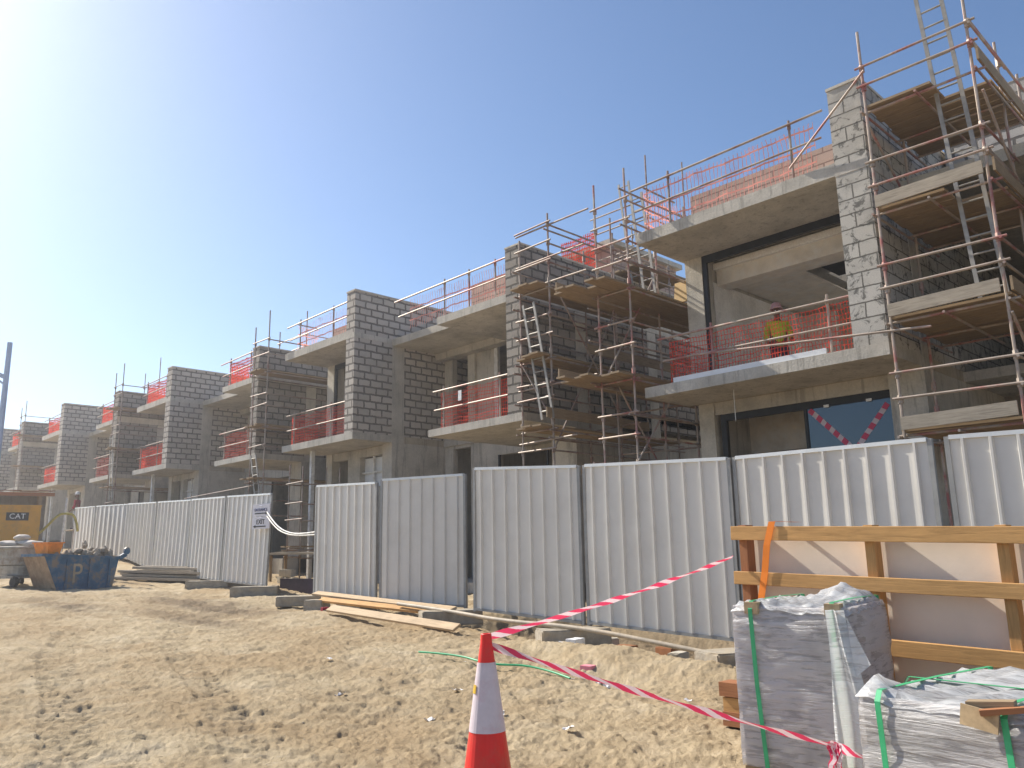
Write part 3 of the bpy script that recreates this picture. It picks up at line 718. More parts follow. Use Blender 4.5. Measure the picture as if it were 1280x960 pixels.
for x_, y_, zt in ((-.5, 1.1, 8.6), (.35, 2.9, 9.0), (-.35, 4.2, 8.4)):
    MB().tube((x_, y_, 0), (x_ + .03, y_, zt), .0235).build('standard', 'tube', sb)
for z in (6.95, 5.05): MB().beam((-.66, -.6, z - .35), (-.66, 2.0, z - .4), .035, .22).build('toe_board', 'plank', sb)
ladder('ladder leaning inside the scaffold beside the pier', (-12.1, 12.8, 4.35), (-12.62, 12.8, 7.1), .34)
ladder('short ladder standing up to the roof behind the gap scaffold', (-10.35, 14.4, 7.0), (-10.6, 14.4, 9.6), .3)
sh = tag(box(0, .9, 0, .04, 0, 2.9).build('plywood_sheet', 'timber_red'), 'reddish brown plywood sheet standing behind the scaffold at ground level of the nearest house', 'plywood'); sh.location = (-10.35, 15.6, .6); sh.rotation_euler = (R(-4), 0, 0)
sh = tag(box(0, .38, 0, .04, 0, .5).build('timber_board', 'door_wood'), 'yellow timber board stood on the upper deck against the nearest house', 'board'); sh.location = (-9.98, 14.75, 6.86); sh.rotation_euler = (R(-9), 0, 0)
c2 = scaffold('scaffold around the pier above the exit sign fence', -26.3, -25.3, 12.9, 16.5, .9, (9.5, 9.9, 9.3, 9.4), (7.9, 6.0, 4.2), (8.9, 8.4, 7.0, 6.6, 5.2, 3.4, 2.9), yn=2, tube='tube')
for i in range(3): MB().tube((-5 - i * .3, .1, 2.0 + i * .45), (.3, .05, 2.1 + i * .45), .021).build('ledger', 'tube', c2)
scaffold('low scaffold tower inside the wide fence gap, beside a white downpipe', -23.0, -22.2, 12.6, 13.9, .7, (4.3, 4.2), (1.9,), (3.7, 3.1, 2.6, 1.5), tube='tube')
ladder('ladder leaning on the scaffold above the exit sign', (-25.2, 12.8, 2.6), (-25.9, 12.8, 4.9), .34)
scaffold('far scaffold at the pier above the blue skip', -40.6, -39.6, 12.9, 16.5, 1.6, (10.3, 10.6), (8.6, 6.7, 4.9), (9.6, 9.2, 7.7, 7.3, 5.9, 4.1), tube='tube')
ladder('far ladder leaning on the scaffold above the blue skip', (-39.7, 12.8, 4.2), (-40.3, 12.8, 7.2), .36)
scaffold('farthest scaffold at the left end of the house row', -57.7, -56.7, 12.9, 16.5, 2.4, (11.0, 11.3), (9.3, 7.4), (10.4, 9.9, 8.4, 6.4), tube='tube')
rs = scaffold('rooftop scaffold with a red net panel, behind the pier with tall scaffold', -14.2, -12.3, 17.2, 19.0, 7.9, (10.9, 12.2, 11.2, 12.6), (9.1,), (10.9, 10.4, 9.6), tube='tube')
m = MB(); rough_net(m, -1.2, .1, -.15, 1.2, 2.6, 3); m.build('netting', 'net_orange', rs)
ladder('ladder up the rooftop scaffold behind the gap', (-12.7, 17.1, 8.6), (-13.0, 17.1, 11.6), .34)
scaffold('bare tube scaffold on the roof behind the second tall block wall', -29.3, -27.2, 15.4, 16.6, 7.9, (10.4, 10.8, 10.2, 10.6), (), (9.9, 9.4), tube='tube')
scaffold('far bare tube scaffold on the roof left of the second tall block wall', -43.9, -41.9, 15.4, 16.6, 8.4, (11.2, 11.7, 10.9, 11.3), (), (10.4, 9.9), tube='tube')

# ------------------------------------------------------------------ fence
def fence_panel(label, a, b, h0, h1, nrib=None, lean=0.0):
    """a, b: base corners (x,y,z); the panel hangs between two posts"""
    a, b = Vector(a), Vector(b); d = b - a; L = math.hypot(d.x, d.y); rz = math.atan2(d.y, d.x)
    g = thing('fence_panel', label, 'fence panel', a, rz, 'white corrugated fence panels')
    g.rotation_euler = (lean, 0, rz)
    dz = d.z
    n = nrib or max(5, round(L / .275)); m = MB(); x = .05; pts = [(.05, 0)]
    p = (L - .1) / n
    for i in range(n):
        c = .05 + p * (i + .5) + random.uniform(-.006, .006); k = 1.0 if L < 3 else L / 2.6
        pts += [(c - .026 * k, 0), (c - .014 * k, -.034 * k), (c + .010 * k, -.034 * k), (c + .024 * k, 0)]
    pts.append((L - .05, 0))
    bow = [0, random.uniform(-.004, .006), 0]
    for (xa, ya), (xb, yb) in zip(pts, pts[1:]):
        za, zb_ = dz * xa / L, dz * xb / L; ta, tb = h0 + (h1 - h0) * xa / L, h0 + (h1 - h0) * xb / L
        for q in range(4):
            f0, f1 = q / 4, (q + 1) / 4
            w = lambda x_, f: .006 * math.sin(f * math.pi) * math.sin(x_ * 1.7 + a.x) + bow[1] * math.sin(f * math.pi)
            m.face([(xa, ya + w(xa, f0), za + .04 + (ta - .08) * f0), (xb, yb + w(xb, f0), zb_ + .04 + (tb - .08) * f0), (xb, yb + w(xb, f1), zb_ + .04 + (tb - .08) * f1), (xa, ya + w(xa, f1), za + .04 + (ta - .08) * f1)])
    m.build('corrugated_sheet', 'fence_sheet', g)
    for x, z, h in ((.025, 0, h0), (L - .025, dz, h1)):
        MB().beam((x, .01, z - .02), (x, .01, z + h - .01), .05, .05, (0, 1, 0)).build('post', 'fence_post', g)
    MB().beam((.052, .004, h0 - .02), (L - .052, .004, dz + h1 - .02), .06, .045).build('top_rail', 'fence_rail', g)
    MB().beam((.052, .004, .02), (L - .052, .004, dz + .02), .055, .04).build('bottom_rail', 'fence_post', g)
    for z in (.5, h0 * .75): MB().beam((.052, .055, z), (L - .052, .055, z + dz), .03, .04).build('back_rail', 'fence_post', g)
    return g
FP = [
 ('white ribbed fence panel right of the narrow dark gap, cut off by the right edge', (-3.0, 9.3, .33), (-.55, 9.34, .26), 2.3, 2.3, None),
 ('white ribbed fence panel just left of the narrow dark gap, behind the plywood crate', (-5.58, 9.34, .36), (-3.12, 9.28, .33), 2.3, 2.3, None),
 ('white ribbed fence panel crossed by the rising barrier tape, ending at the crate', (-8.04, 9.22, .47), (-5.60, 9.32, .36), 2.3, 2.3, None),
 ('white ribbed fence panel directly behind and above the traffic cone', (-10.25, 8.98, .60), (-8.08, 9.2, .47), 2.3, 2.3, None),
 ('white ribbed fence panel behind the right ends of the two loose planks', (-13.0, 9.05, .625), (-10.98, 9.45, .59), 2.3, 2.3, None),
 ('white ribbed fence panel just right of the wide gap, its foot on a concrete block', (-15.78, 9.3, .71), (-13.47, 9.3, .62), 2.3, 2.3, None),
 ('white ribbed fence panel left of the wide gap carrying the exit sign', (-21.8, 10.0, .88), (-19.15, 9.96, .79), 2.3, 2.3, 9),
 ('second leaning white fence panel from the exit sign', (-25.02, 10.37, .99), (-21.86, 10.01, .88), 2.3, 2.3, 9),
 ('third leaning white fence panel from the exit sign, above the timber stack', (-29.05, 10.86, 1.16), (-25.08, 10.39, .99), 2.3, 2.3, 9),
 ('fourth leaning white fence panel from the exit sign, behind the pile end', (-35.5, 12.1, 1.62), (-29.12, 10.89, 1.16), 2.16, 2.3, 9),
 ('second farthest white fence panel, behind the rubble in the skip', (-40.5, 12.42, 1.9), (-35.56, 12.12, 1.62), 2.06, 2.16, 7),
 ('farthest narrow white fence panel, at the worker in the white helmet', (-43.9, 12.52, 1.93), (-40.56, 12.43, 1.9), 2.12, 2.06, 6),
]
for k, (lab, a, b, h0, h1, nr) in enumerate(FP): fence_panel(lab, a, b, h0, h1, nr, random.uniform(-.006, .006) if k < 6 else random.uniform(-.035, .0))

def rough_block(name, label, cat, loc, size, rz, mat, group=None, tilt=(0, 0)):
    bm = bmesh.new(); bmesh.ops.create_cube(bm, size=1)
    for v in bm.verts: v.co = Vector((v.co.x * size[0], v.co.y * size[1], (v.co.z + .5) * size[2]))
    bmesh.ops.bevel(bm, geom=bm.edges[:], offset=min(size) * .07, segments=2, affect='EDGES')
    bmesh.ops.subdivide_edges(bm, edges=[e for e in bm.edges if e.calc_length() > .15], cuts=3, use_grid_fill=True)
    for v in bm.verts: v.co += Vector((random.uniform(-1, 1), random.uniform(-1, 1), random.uniform(-1, 1))) * min(size) * .018
    me = bpy.data.meshes.new(name); bm.to_mesh(me); bm.free(); me.materials.append(MATS[mat])
    o = bpy.data.objects.new(name, me); col.objects.link(o); o.location = loc; o.rotation_euler = (tilt[0], tilt[1], rz)
    return tag(o, label, cat, group)
BL = [
 ((-8.0, 8.85, .17), (.42, 1.0, .27), -.55, 'concrete base block under the fence right of the cone, long and sunlit'),
 ((-5.45, 8.85, .05), (.5, .8, .27), -.4, 'concrete base block half hidden by the wrapped stack'),
 ((-10.75, 8.9, .36), (.45, 1.0, .23), -.5, 'concrete base block at the right ends of the loose planks'),
 ((-13.6, 8.95, .40), (.8, .4, .22), .0, 'shaded concrete base block behind the loose planks'),
 ((-15.7, 8.9, .50), (.5, .9, .2), -.5, 'concrete base block at the right post of the wide gap'),
 ((-19.0, 9.6, .56), (.5, 1.1, .25), -.6, 'concrete base block at the left post of the wide gap under the exit sign'),
 ((-22.0, 9.75, .66), (.5, 1.1, .25), -.6, 'concrete base block between exit sign and timber stack'),
]
for (x, y, z), sz, rz, lab in BL:
    rough_block('base_block', lab, 'concrete block', (x, y, z), sz, rz, 'base_block', 'concrete blocks holding the fence')
rough_block('rock', 'pale rounded stone lump by the left end of the loose planks', 'stone', (-14.7, 8.75, gz(-14.7, 8.75) - .06), (.42, .34, .26), .5, 'base_block')

rq = random.Random(21)
for i in range(16):
    x = rq.uniform(-10.6, -5.2); y_ = rq.uniform(9.75, 11.4)
    rough_block('loose_block', 'dusty grey building block lying in the hollow behind the fence foot', 'block', (x, y_, gz(x, y_) - .02), (rq.uniform(.25, .42), .2, rq.uniform(.1, .22)), rq.uniform(-1.5, 1.5), rq.choice(('concrete_light', 'base_block', 'timber_red', 'concrete_dark')), 'blocks behind the fence foot')
for i in range(3):
    x = -9.6 + i * 1.6
    o = MB().beam((0, 0, 0), (rq.uniform(1.2, 2), rq.uniform(-.3, .3), 0), .2, .05).build('plank', 'plank'); o.location = (x, 10.0 + .3 * i, gz(x, 10.1) + .12)
    tag(o, 'dark weathered plank lying in the hollow behind the fence foot', 'plank', 'planks behind the fence foot')
# ------------------------------------------------------------------ exit sign and rope
s = thing('exit_sign', 'white exit sign with arrows on the edge of the fence by the wide gap', 'sign', (-19.32, 9.84, 2.2), R(8))
box(-.36, .36, -.015, .012, 0, .30).build('lower_board', 'sign_white', s)
box(-.36, .36, -.015, .012, .315, .62).build('upper_board', 'sign_white', s)
text('lettering', 'ENTRANCE', .105, 'letter_blue', s, (0, -.02, .47))
text('lettering', 'EXIT', .17, 'plate_black', s, (0, -.02, .17))
for z, sg, x0 in ((.385, 1, 0), (.06, -1, 0)):
    m = MB(); m.box(-.25, .22, -.021, -.017, z - .014, z + .014)
    m.face([(sg * .2, -.022, z - .04), (sg * .31, -.022, z), (sg * .2, -.022, z + .04)] if sg > 0 else [(-.2, -.022, z + .04), (-.31, -.022, z), (-.2, -.022, z - .04)])
    m.build('arrow', 'plate_black', s)
for z in (.57, .27):
    MB().tube((-.06, -.02, z), (.06, -.02, z), .008, 5).build('fixing', 'letter_blue', s)
o = curve_tube('rope', [(-19.0, 9.83, 2.6), (-18.4, 9.7, 2.32), (-17.6, 9.55, 2.08), (-16.7, 9.45, 1.98), (-15.8, 9.36, 2.02)], .018, 'rope_white'); tag(o, 'pale rope sagging across the wide fence gap, upper strand', 'rope', 'ropes across the gap')
o = curve_tube('rope', [(-19.0, 9.83, 2.5), (-18.4, 9.7, 2.24), (-17.6, 9.55, 2.03), (-16.7, 9.45, 1.95), (-15.8, 9.36, 1.96)], .016, 'rope_white'); tag(o, 'pale rope sagging across the wide fence gap, lower strand', 'rope', 'ropes across the gap')

# things seen through the gap
st = thing('trestle_table', 'rough trestle of pale planks seen through the wide fence gap', 'trestle', (-21.6, 12.3, gz(-21.6, 12.3)), R(4))
m = MB()
for i in range(3): m.beam((-1.5, -.3 + .25 * i, .86 + .02 * i), (1.6, -.25 + .25 * i, .84), .22, .045)
m.build('table_top', 'plank_grey', st)
for x in (-1.2, 1.2):
    for y in (-.25, .25): MB().beam((x, y, 0), (x, y, .82), .07, .07, (0, 1, 0)).build('leg', 'plank', st)
for i in range(5):
    x = -21.9 + .3 * (i % 3) + .1 * (i // 3); 
    rough_block('loose_block', 'grey building block in the small heap under the trestle', 'block', (x, 11.9, gz(x, 11.9) + .21 * (i // 3)), (.28, .2, .2), random.uniform(-.3, .3), 'concrete_light', 'blocks under the trestle')
m = MB().box(0, 2.6, 0, .06, 0, .42)
o = m.build('shutter_board', 'cloth_dark'); tag(o, 'dark shutter board lying on edge across the bottom of the wide gap', 'board'); o.location = (-20.2, 10.9, gz(-19, 10.9) - .05); o.rotation_euler = (0, 0, R(6))

# ------------------------------------------------------------------ planks and pipe on the ground
def plank(label, p, q, w, t, mat, roll=0):
    a, b = Vector(p), Vector(q)
    o = MB().beam((0, 0, 0), b - a, w, t, (0, -math.sin(roll), math.cos(roll))).build('plank', mat, bevel=.004); o.location = a
    return tag(o, label, 'plank', 'loose planks along the fence')
plank('pale new plank lying on the sand in front of the others', (-13.2, 8.12, gz(-13.2, 8.12) + .09), (-9.75, 8.2, gz(-9.75, 8.2) + .09), .17, .04, 'plank_new', .5)
plank('upper weathered plank resting along the fence foot', (-15.2, 9.0, .76), (-10.7, 8.92, .60), .16, .045, 'plank_new', .3)
plank('lower weathered plank resting along the fence foot', (-14.6, 8.78, .66), (-10.9, 8.8, .55), .14, .045, 'timber_orange', .4)
o = curve_tube('pipe', [(-12.0, 8.75, .66), (-10.6, 8.7, .60), (-9.2, 8.62, .50), (-7.8, 8.7, .48), (-6.6, 8.75, .36), (-5.1, 8.8, .20)], .032, 'hose_grey'); tag(o, 'long dusty grey pipe bowed along the foot of the fence', 'pipe')
o = curve_tube('strap', [(-8.6, 6.6, gz(-8.6, 6.6) + .03), (-8.0, 6.75, gz(-8, 6.75) + .07), (-7.4, 6.7, gz(-7.4, 6.7) + .05), (-6.9, 7.0, gz(-6.9, 7) + .06), (-6.3, 6.9, gz(-6.3, 6.9) + .04)], .012, 'strap_green'); tag(o, 'loose green packing strap lying on the sand right of the cone', 'strap')

# timber stack by the left fence: each board a thing
stk = random.Random(4)
LAB = ['grey scaffold board in the stack between skip and fence, lying at its bottom left side', 'grey scaffold board in the stack between skip and fence, lying at its bottom right side', 'grey scaffold board in the middle layer of the stack, on the side towards the skip', 'grey scaffold board in the middle layer of the stack, on the side towards the fence', 'grey scaffold board in the upper layer of the stack, on the side towards the skip', 'grey scaffold board in the upper layer of the stack, on the side towards the fence', 'bleached topmost scaffold board of the stack by the fence', 'second grey board lying highest, slewed across the stack towards the fence']
ux = Vector((.875, .485, -.03)).normalized()
for i in range(8):
    lay, side = i // 2, i % 2
    base = Vector((-26.4, 8.75, 0)) + Vector((-.485, .875, 0)) * (.27 * side + .12 * lay * (1 if side else .6)) + ux * (stk.uniform(-.25, .25) + .15 * lay)
    zz = gz(base.x, base.y) + .06 + .105 * lay
    o = MB().beam((0, 0, 0), ux * stk.uniform(3.3, 3.8), .26, .07).build('board', 'plank_grey', bevel=.004); o.location = (base.x, base.y, zz); o.rotation_euler = (0, 0, stk.uniform(-.05, .05))
    tag(o, LAB[i], 'board', 'boards stacked by the left fence')

# ------------------------------------------------------------------ skip
sk = thing('skip', 'battered blue rubbish skip with a tan letter on its side, full of rubble', 'skip', (-24.15, 6.95, gz(-24.15, 6.95) - .03), R(98)); sk.scale = (.78, .9, 1.0)
# local x = along the skip, from the near sloped end (x=-1.05) to the far end; local -y faces away from the fence... side towards the camera is +y after rotation
def skip_shell():
    m = MB(); W = .72; t = .05
    prof = [(-.78, 0), (1.0, 0), (1.18, .82), (-1.28, .92)]
    for sgn in (-1, 1):
        y = W * sgn
        P_ = [(x, y, z) for x, z in prof]; Q_ = [(x, y - sgn * t, z) for x, z in prof]
        m.face(P_ if sgn < 0 else P_[::-1]); m.face(Q_ if sgn > 0 else Q_[::-1])
    m.face([(-.78, -W, 0), (-.78, W, 0), (1.0, W, 0), (1.0, -W, 0)]); m.face([(1.0, -W, 0), (1.0, W, 0), (1.18, W, .82), (1.18, -W, .82)])
    return m
skip_shell().build('body', 'skip_blue', sk)
m = MB(); W = .72
m.face([(-.785, W, 0), (-.785, -W, 0), (-1.285, -W, .92), (-1.285, W, .92)]); m.face([(-.74, -W, .03), (-.74, W, .03), (-1.24, W, .92), (-1.24, -W, .92)])
m.build('end_plate', 'skip_rust', sk)
m = MB()
for y in (-W, W): m.beam((-1.3, y, .92), (1.2, y, .82), .07, .07)
m.beam((1.2, -W, .82), (1.2, W, .82), .07, .07); m.beam((-1.3, -W, .92), (-1.3, W, .92), .07, .07)
m.build('rim', 'skip_blue', sk)
for y in (-W, W):
    for x in (-.55, .2, .85):
        MB().beam((x, y * 1.04, .02), (x + .02, y * 1.04, .8), .07, .05, (0, 1, 0)).build('rib', 'skip_blue', sk)
MB().beam((1.2, -W - .02, .82), (1.42, -W - .02, .92), .06, .12).tube((1.42, -W - .07, 1.0), (1.42, -W + .03, 1.0), .1, 10).build('lifting_lug', 'skip_blue', sk)
MB().beam((1.2, W + .02, .82), (1.42, W + .02, .92), .06, .12).tube((1.42, W - .03, 1.0), (1.42, W + .07, 1.0), .1, 10).build('lifting_lug', 'skip_blue', sk)
text('lettering', 'P', .7, 'letter_tan', sk, (-.2, -W - .006, .42), (R(90), 0, 0))
m = MB(); rr = random.Random(3)
def lump(m, c, r, rr):
    bm = bmesh.new(); bmesh.ops.create_icosphere(bm, subdivisions=1, radius=1)
    s = [r * rr.uniform(.6, 1.2) for _ in range(3)]
    vs = [Vector((v.co.x * s[0], v.co.y * s[1], v.co.z * s[2])) * rr.uniform(.8, 1.15) + Vector(c) for v in bm.verts]
    for f in bm.faces: m.face([vs[v.index] for v in f.verts])
    bm.free()
for i in range(90):
    x = rr.uniform(-1.0, 1.05); y = rr.uniform(-.6, .6)
    lump(m, (x, y, .70 + .22 * rr.random() + .34 * math.exp(-((x - .45) / .5) ** 2 - (y / .5) ** 2)), rr.uniform(.06, .16), rr)
o = m.build('rubble_load', 'rubble'); o.parent = sk
tb = thing('mortar_tub', 'orange plastic tub perched on the sloping end of the blue skip', 'tub', (-23.95, 6.28, gz(-24.15, 6.95) + .90), R(20))
m = MB(); 
def tub(m, a, b, h):
    q = [(-a, -b * .7), (a, -b * .7), (a, b * .7), (-a, b * .7)]
    bo = [(x * .78, y * .78, 0) for x, y in q]; to = [(x, y, h) for x, y in q]
    for i in range(4):
        j = (i + 1) % 4; m.face([bo[i], bo[j], to[j], to[i]])
        m.face([to[i], to[j], (to[j][0] * .93, to[j][1] * .93, h - .005), (to[i][0] * .93, to[i][1] * .93, h - .005)])
        m.face([(to[i][0] * .93, to[i][1] * .93, h - .005), (to[j][0] * .93, to[j][1] * .93, h - .005), (bo[j][0] * .93, bo[j][1] * .93, .02), (bo[i][0] * .93, bo[i][1] * .93, .02)])
    m.face(bo[::-1]); m.face([(x * .93, y * .93, .02) for x, y, z in bo])
tub(m, .3, .3, .3); m.build('tub_shell', 'tub_orange', tb)
m = MB(); m.beam((-.31, -.22, .3), (.31, -.22, .3), .05, .03); m.beam((-.31, .22, .3), (.31, .22, .3), .05, .03); m.beam((-.31, -.22, .3), (-.31, .22, .3), .05, .03); m.beam((.31, -.22, .3), (.31, .22, .3), .05, .03); m.build('rim', 'tub_orange', tb)

# ------------------------------------------------------------------ mortar mixer with sacks
mx = thing('mortar_mixer', 'dusty round steel mortar mixer on wheels left of the skip', 'mixer', (-25.5, 6.0, gz(-25.5, 6.0)), R(20))
MB().lathe([(.0, .3), (.44, .3), (.47, .52), (.47, .55), (.43, .56), (.50, .58), (.52, .98), (.58, 1.0), (.58, 1.05), (.5, 1.06), (.5, .8), (0, .8)], 22).build('drum', 'mixer_steel', mx)
MB().box(-.5, .5, -.45, .45, .22, .29).build('frame', 'mixer_steel', mx)
for x, y in ((-.5, -.4), (.5, -.4), (-.5, .4), (.5, .4)):
    w = MB().tube((x, y - .05, .13), (x, y + .05, .13), .13, 14).build('wheel', 'rubber_dark', mx)
    MB().beam((x, y, .13), (x, y, .25), .05, .05, (0, 1, 0)).build('leg', 'mixer_steel', mx)
MB().beam((.5, 0, .3), (1.0, .1, .45), .05, .06).build('tow_bar', 'mixer_steel', mx)
def sack(label, loc, size, rz):
    bm = bmesh.new(); bmesh.ops.create_cube(bm, size=1); bmesh.ops.subdivide_edges(bm, edges=bm.edges[:], cuts=4, use_grid_fill=True)
    rr = random.Random(int(loc[0] * 77 + loc[2] * 31))
    for v in bm.verts:
        x, y, z = v.co * 2; k = max(.25, 1 - .75 * max(abs(x), abs(y)) ** 3)
        v.co = Vector((x * size[0] * (1 - .08 * y * y), y * size[1] * (1 - .1 * x * x), z * size[2] * k + rr.uniform(-.012, .012)))
    me = bpy.data.meshes.new('sack'); bm.to_mesh(me); bm.free(); me.materials.append(MATS['sack'])
    for p in me.polygons: p.use_smooth = True
    o = bpy.data.objects.new('sack', me); col.objects.link(o); o.location = loc; o.rotation_euler = (rr.uniform(-.1, .1), rr.uniform(-.1, .1), rz)
    tag(o, label, 'sack', 'sacks on the mixer')
zm = gz(-25.5, 6.0) + 1.06
sack('pale cement sack slumped on the right of the mixer rim', (-25.25, 6.2, zm + .06), (.34, .24, .1), .4)
sack('pale cement sack slumped on the left of the mixer rim', (-25.75, 5.85, zm + .06), (.34, .24, .1), 1.0)
sack('topmost small sack on the mixer', (-25.5, 6.02, zm + .23), (.2, .16, .09), .2)
# wheelbarrow between mixer and skip
wb = thing('wheelbarrow', 'muddy wheelbarrow between the round mixer and the blue skip', 'wheelbarrow', (-26.6, 7.5, gz(-26.6, 7.5)), R(200))
m = MB(); q = [(-.45, -.3), (.45, -.2), (.45, .2), (-.45, .3)]
bo = [(x * .6, y * .7, .38) for x, y in q]; to = [(x, y, .66) for x, y in q]
for i in range(4):
    j = (i + 1) % 4; m.face([bo[i], bo[j], to[j], to[i]]); m.face([to[i], to[j], bo[j], bo[i]])
m.face(bo); m.build('tray', 'skip_rust', wb)
MB().tube((.62, -.04, .19), (.62, .04, .19), .19, 16).build('wheel', 'rubber_dark', wb)
for y in (-.24, .24):
    MB().path([(.62, y * .2, .19), (.2, y, .36), (-.5, y, .4), (-.95, y * 1.1, .55)], .02).build('handle', 'mixer_steel', wb)
    MB().path([(-.1, y, .37), (-.35, y, 0)], .02).build('leg', 'mixer_steel', wb)

# ------------------------------------------------------------------ yellow cabinet, shelter, lamp, hose, worker at the far left
cb = thing('generator_cabinet', 'big mustard yellow generator cabinet with a black lettered plate, left edge', 'generator', (-35.3, 7.75, 1.35), R(78))
box(-2.0, 1.1, 0, 1.6, .15, 2.2).build('body', 'cabinet_yellow', cb)
box(-2.02, 1.12, -.02, 1.62, 2.2, 2.26).build('lid', 'cabinet_yellow', cb)
box(-2.0, 1.1, -.012, -.002, 1.12, 1.18).build('seam_strip', 'cabinet_yellow', cb)
box(-1.9, 1.0, .1, 1.5, 0, .15).build('base', 'plate_black', cb)
box(-.02, .71, -.02, -.004, 1.68, 1.98).build('name_plate', 'plate_black', cb)
text('lettering', 'CAT', .27, 'letter_white', cb, (.345, -.026, 1.83))
sht = thing('site_shelter', 'open site shelter with rusty sheet roof behind the yellow cabinet', 'shelter', (-39.1, 6.55, 1.5), R(78))
m = MB()
for i in range(12):
    x = -3.6 + .6 * i; m.beam((x + .3, -.9, 2.82 + .03 * (i % 2)), (x + .3, 1.8, 3.0 + .03 * (i % 2)), .61, .03)
m.build('roof', 'rust_sheet', sht)
MB().beam((-3.7, -.85, 2.7), (3.6, -.85, 2.7), .08, .14).build('eaves_beam', 'timber_red', sht)
for x in (-3.2, -1, 1.2, 3.1):
    MB().beam((x, -.8, 0), (x, -.8, 2.64), .1, .1, (0, 1, 0)).build('post', 'plank', sht); MB().beam((x, 1.5, 0), (x, 1.5, 2.85), .1, .1, (0, 1, 0)).build('post', 'plank', sht)
box(-3.6, 3.4, 1.58, 1.64, .0, 2.8).build('back_panel', 'concrete_dark', sht)
lp = thing('street_lamp', 'tall blue grey street lamp post at the left edge against the bright sky', 'street lamp', (-34.9, 7.15, gz(-34.9, 7.15)))
zl = gz(-34.9, 7.15)
MB().tube((0, 0, 0), (.06, 0, 9.7 - zl), .13, 12, .09).build('pole', 'lamp_steel', lp)
MB().lathe([(.24, 0), (.24, .03), (.17, .06), (.14, .5), (.135, .5)], 14).build('base_plate', 'lamp_steel', lp)
ar = MB(); ar.beam((0, -.02, 8.35 - zl), (-.75, -1.3, 9.05 - zl), .07, .16); ar.beam((0, 0, 8.05 - zl), (-.4, -.75, 8.75 - zl), .05, .07); ar.build('arm', 'lamp_steel', lp)
MB().beam((-.72, -1.25, 9.05 - zl), (-1.15, -2.0, 9.15 - zl), .26, .12).build('lamp_head', 'lamp_steel', lp)
ho = thing('delivery_hose', 'yellowish hose arching between the mixer and the far fence end', 'hose', (-37.6, 10.1, 1.5))
curve_tube('hose', [(-.4, -1.1, .6), (-.1, -.5, 1.2), (0, 0, 1.9), (.1, .3, 1.95), (.2, .65, 1.85), (.2, .75, 1.2)], .05, 'hose_yellow', ho)
MB().tube((-.4, -1.1, -.1), (-.4, -1.1, .65), .09, 10).build('stand', 'mixer_steel', ho)
o = MB().tube((0, 0, 0), (.1, .05, 2.6), .045, 8).build('pole', 'letter_white'); tag(o, 'thin pale pole standing left of the farthest fence panel', 'pole'); o.location = (-39.9, 10.95, 1.65)

def skin_obj(name, chains, mat, parent, sub=2):
    """chains: list of [(x,y,z,r),...]; chains that start at an existing point join there"""
    verts, radii, edges, key = [], [], [], {}
    for ch in chains:
        prev = None
        for (x, y, z, r) in ch:
            k = (round(x, 3), round(y, 3), round(z, 3))
            if k not in key: key[k] = len(verts); verts.append((x, y, z)); radii.append(r)
            i = key[k]
            if prev is not None: edges.append((prev, i))
            prev = i
    me = bpy.data.meshes.new(name); me.from_pydata(verts, edges, []); me.materials.append(MATS[mat])
    o = bpy.data.objects.new(name, me); col.objects.link(o)
    md = o.modifiers.new('skin', 'SKIN')
    if not me.skin_vertices: me.skin_vertices.new()
    for i, sv in enumerate(me.skin_vertices[0].data):
        r = radii[i]; sv.radius = r if isinstance(r, tuple) else (r, r); sv.use_root = i == 0
    md.use_smooth_shade = True
    ss = o.modifiers.new('sub', 'SUBSURF'); ss.levels = sub; ss.render_levels = sub
    o.parent = parent; return o
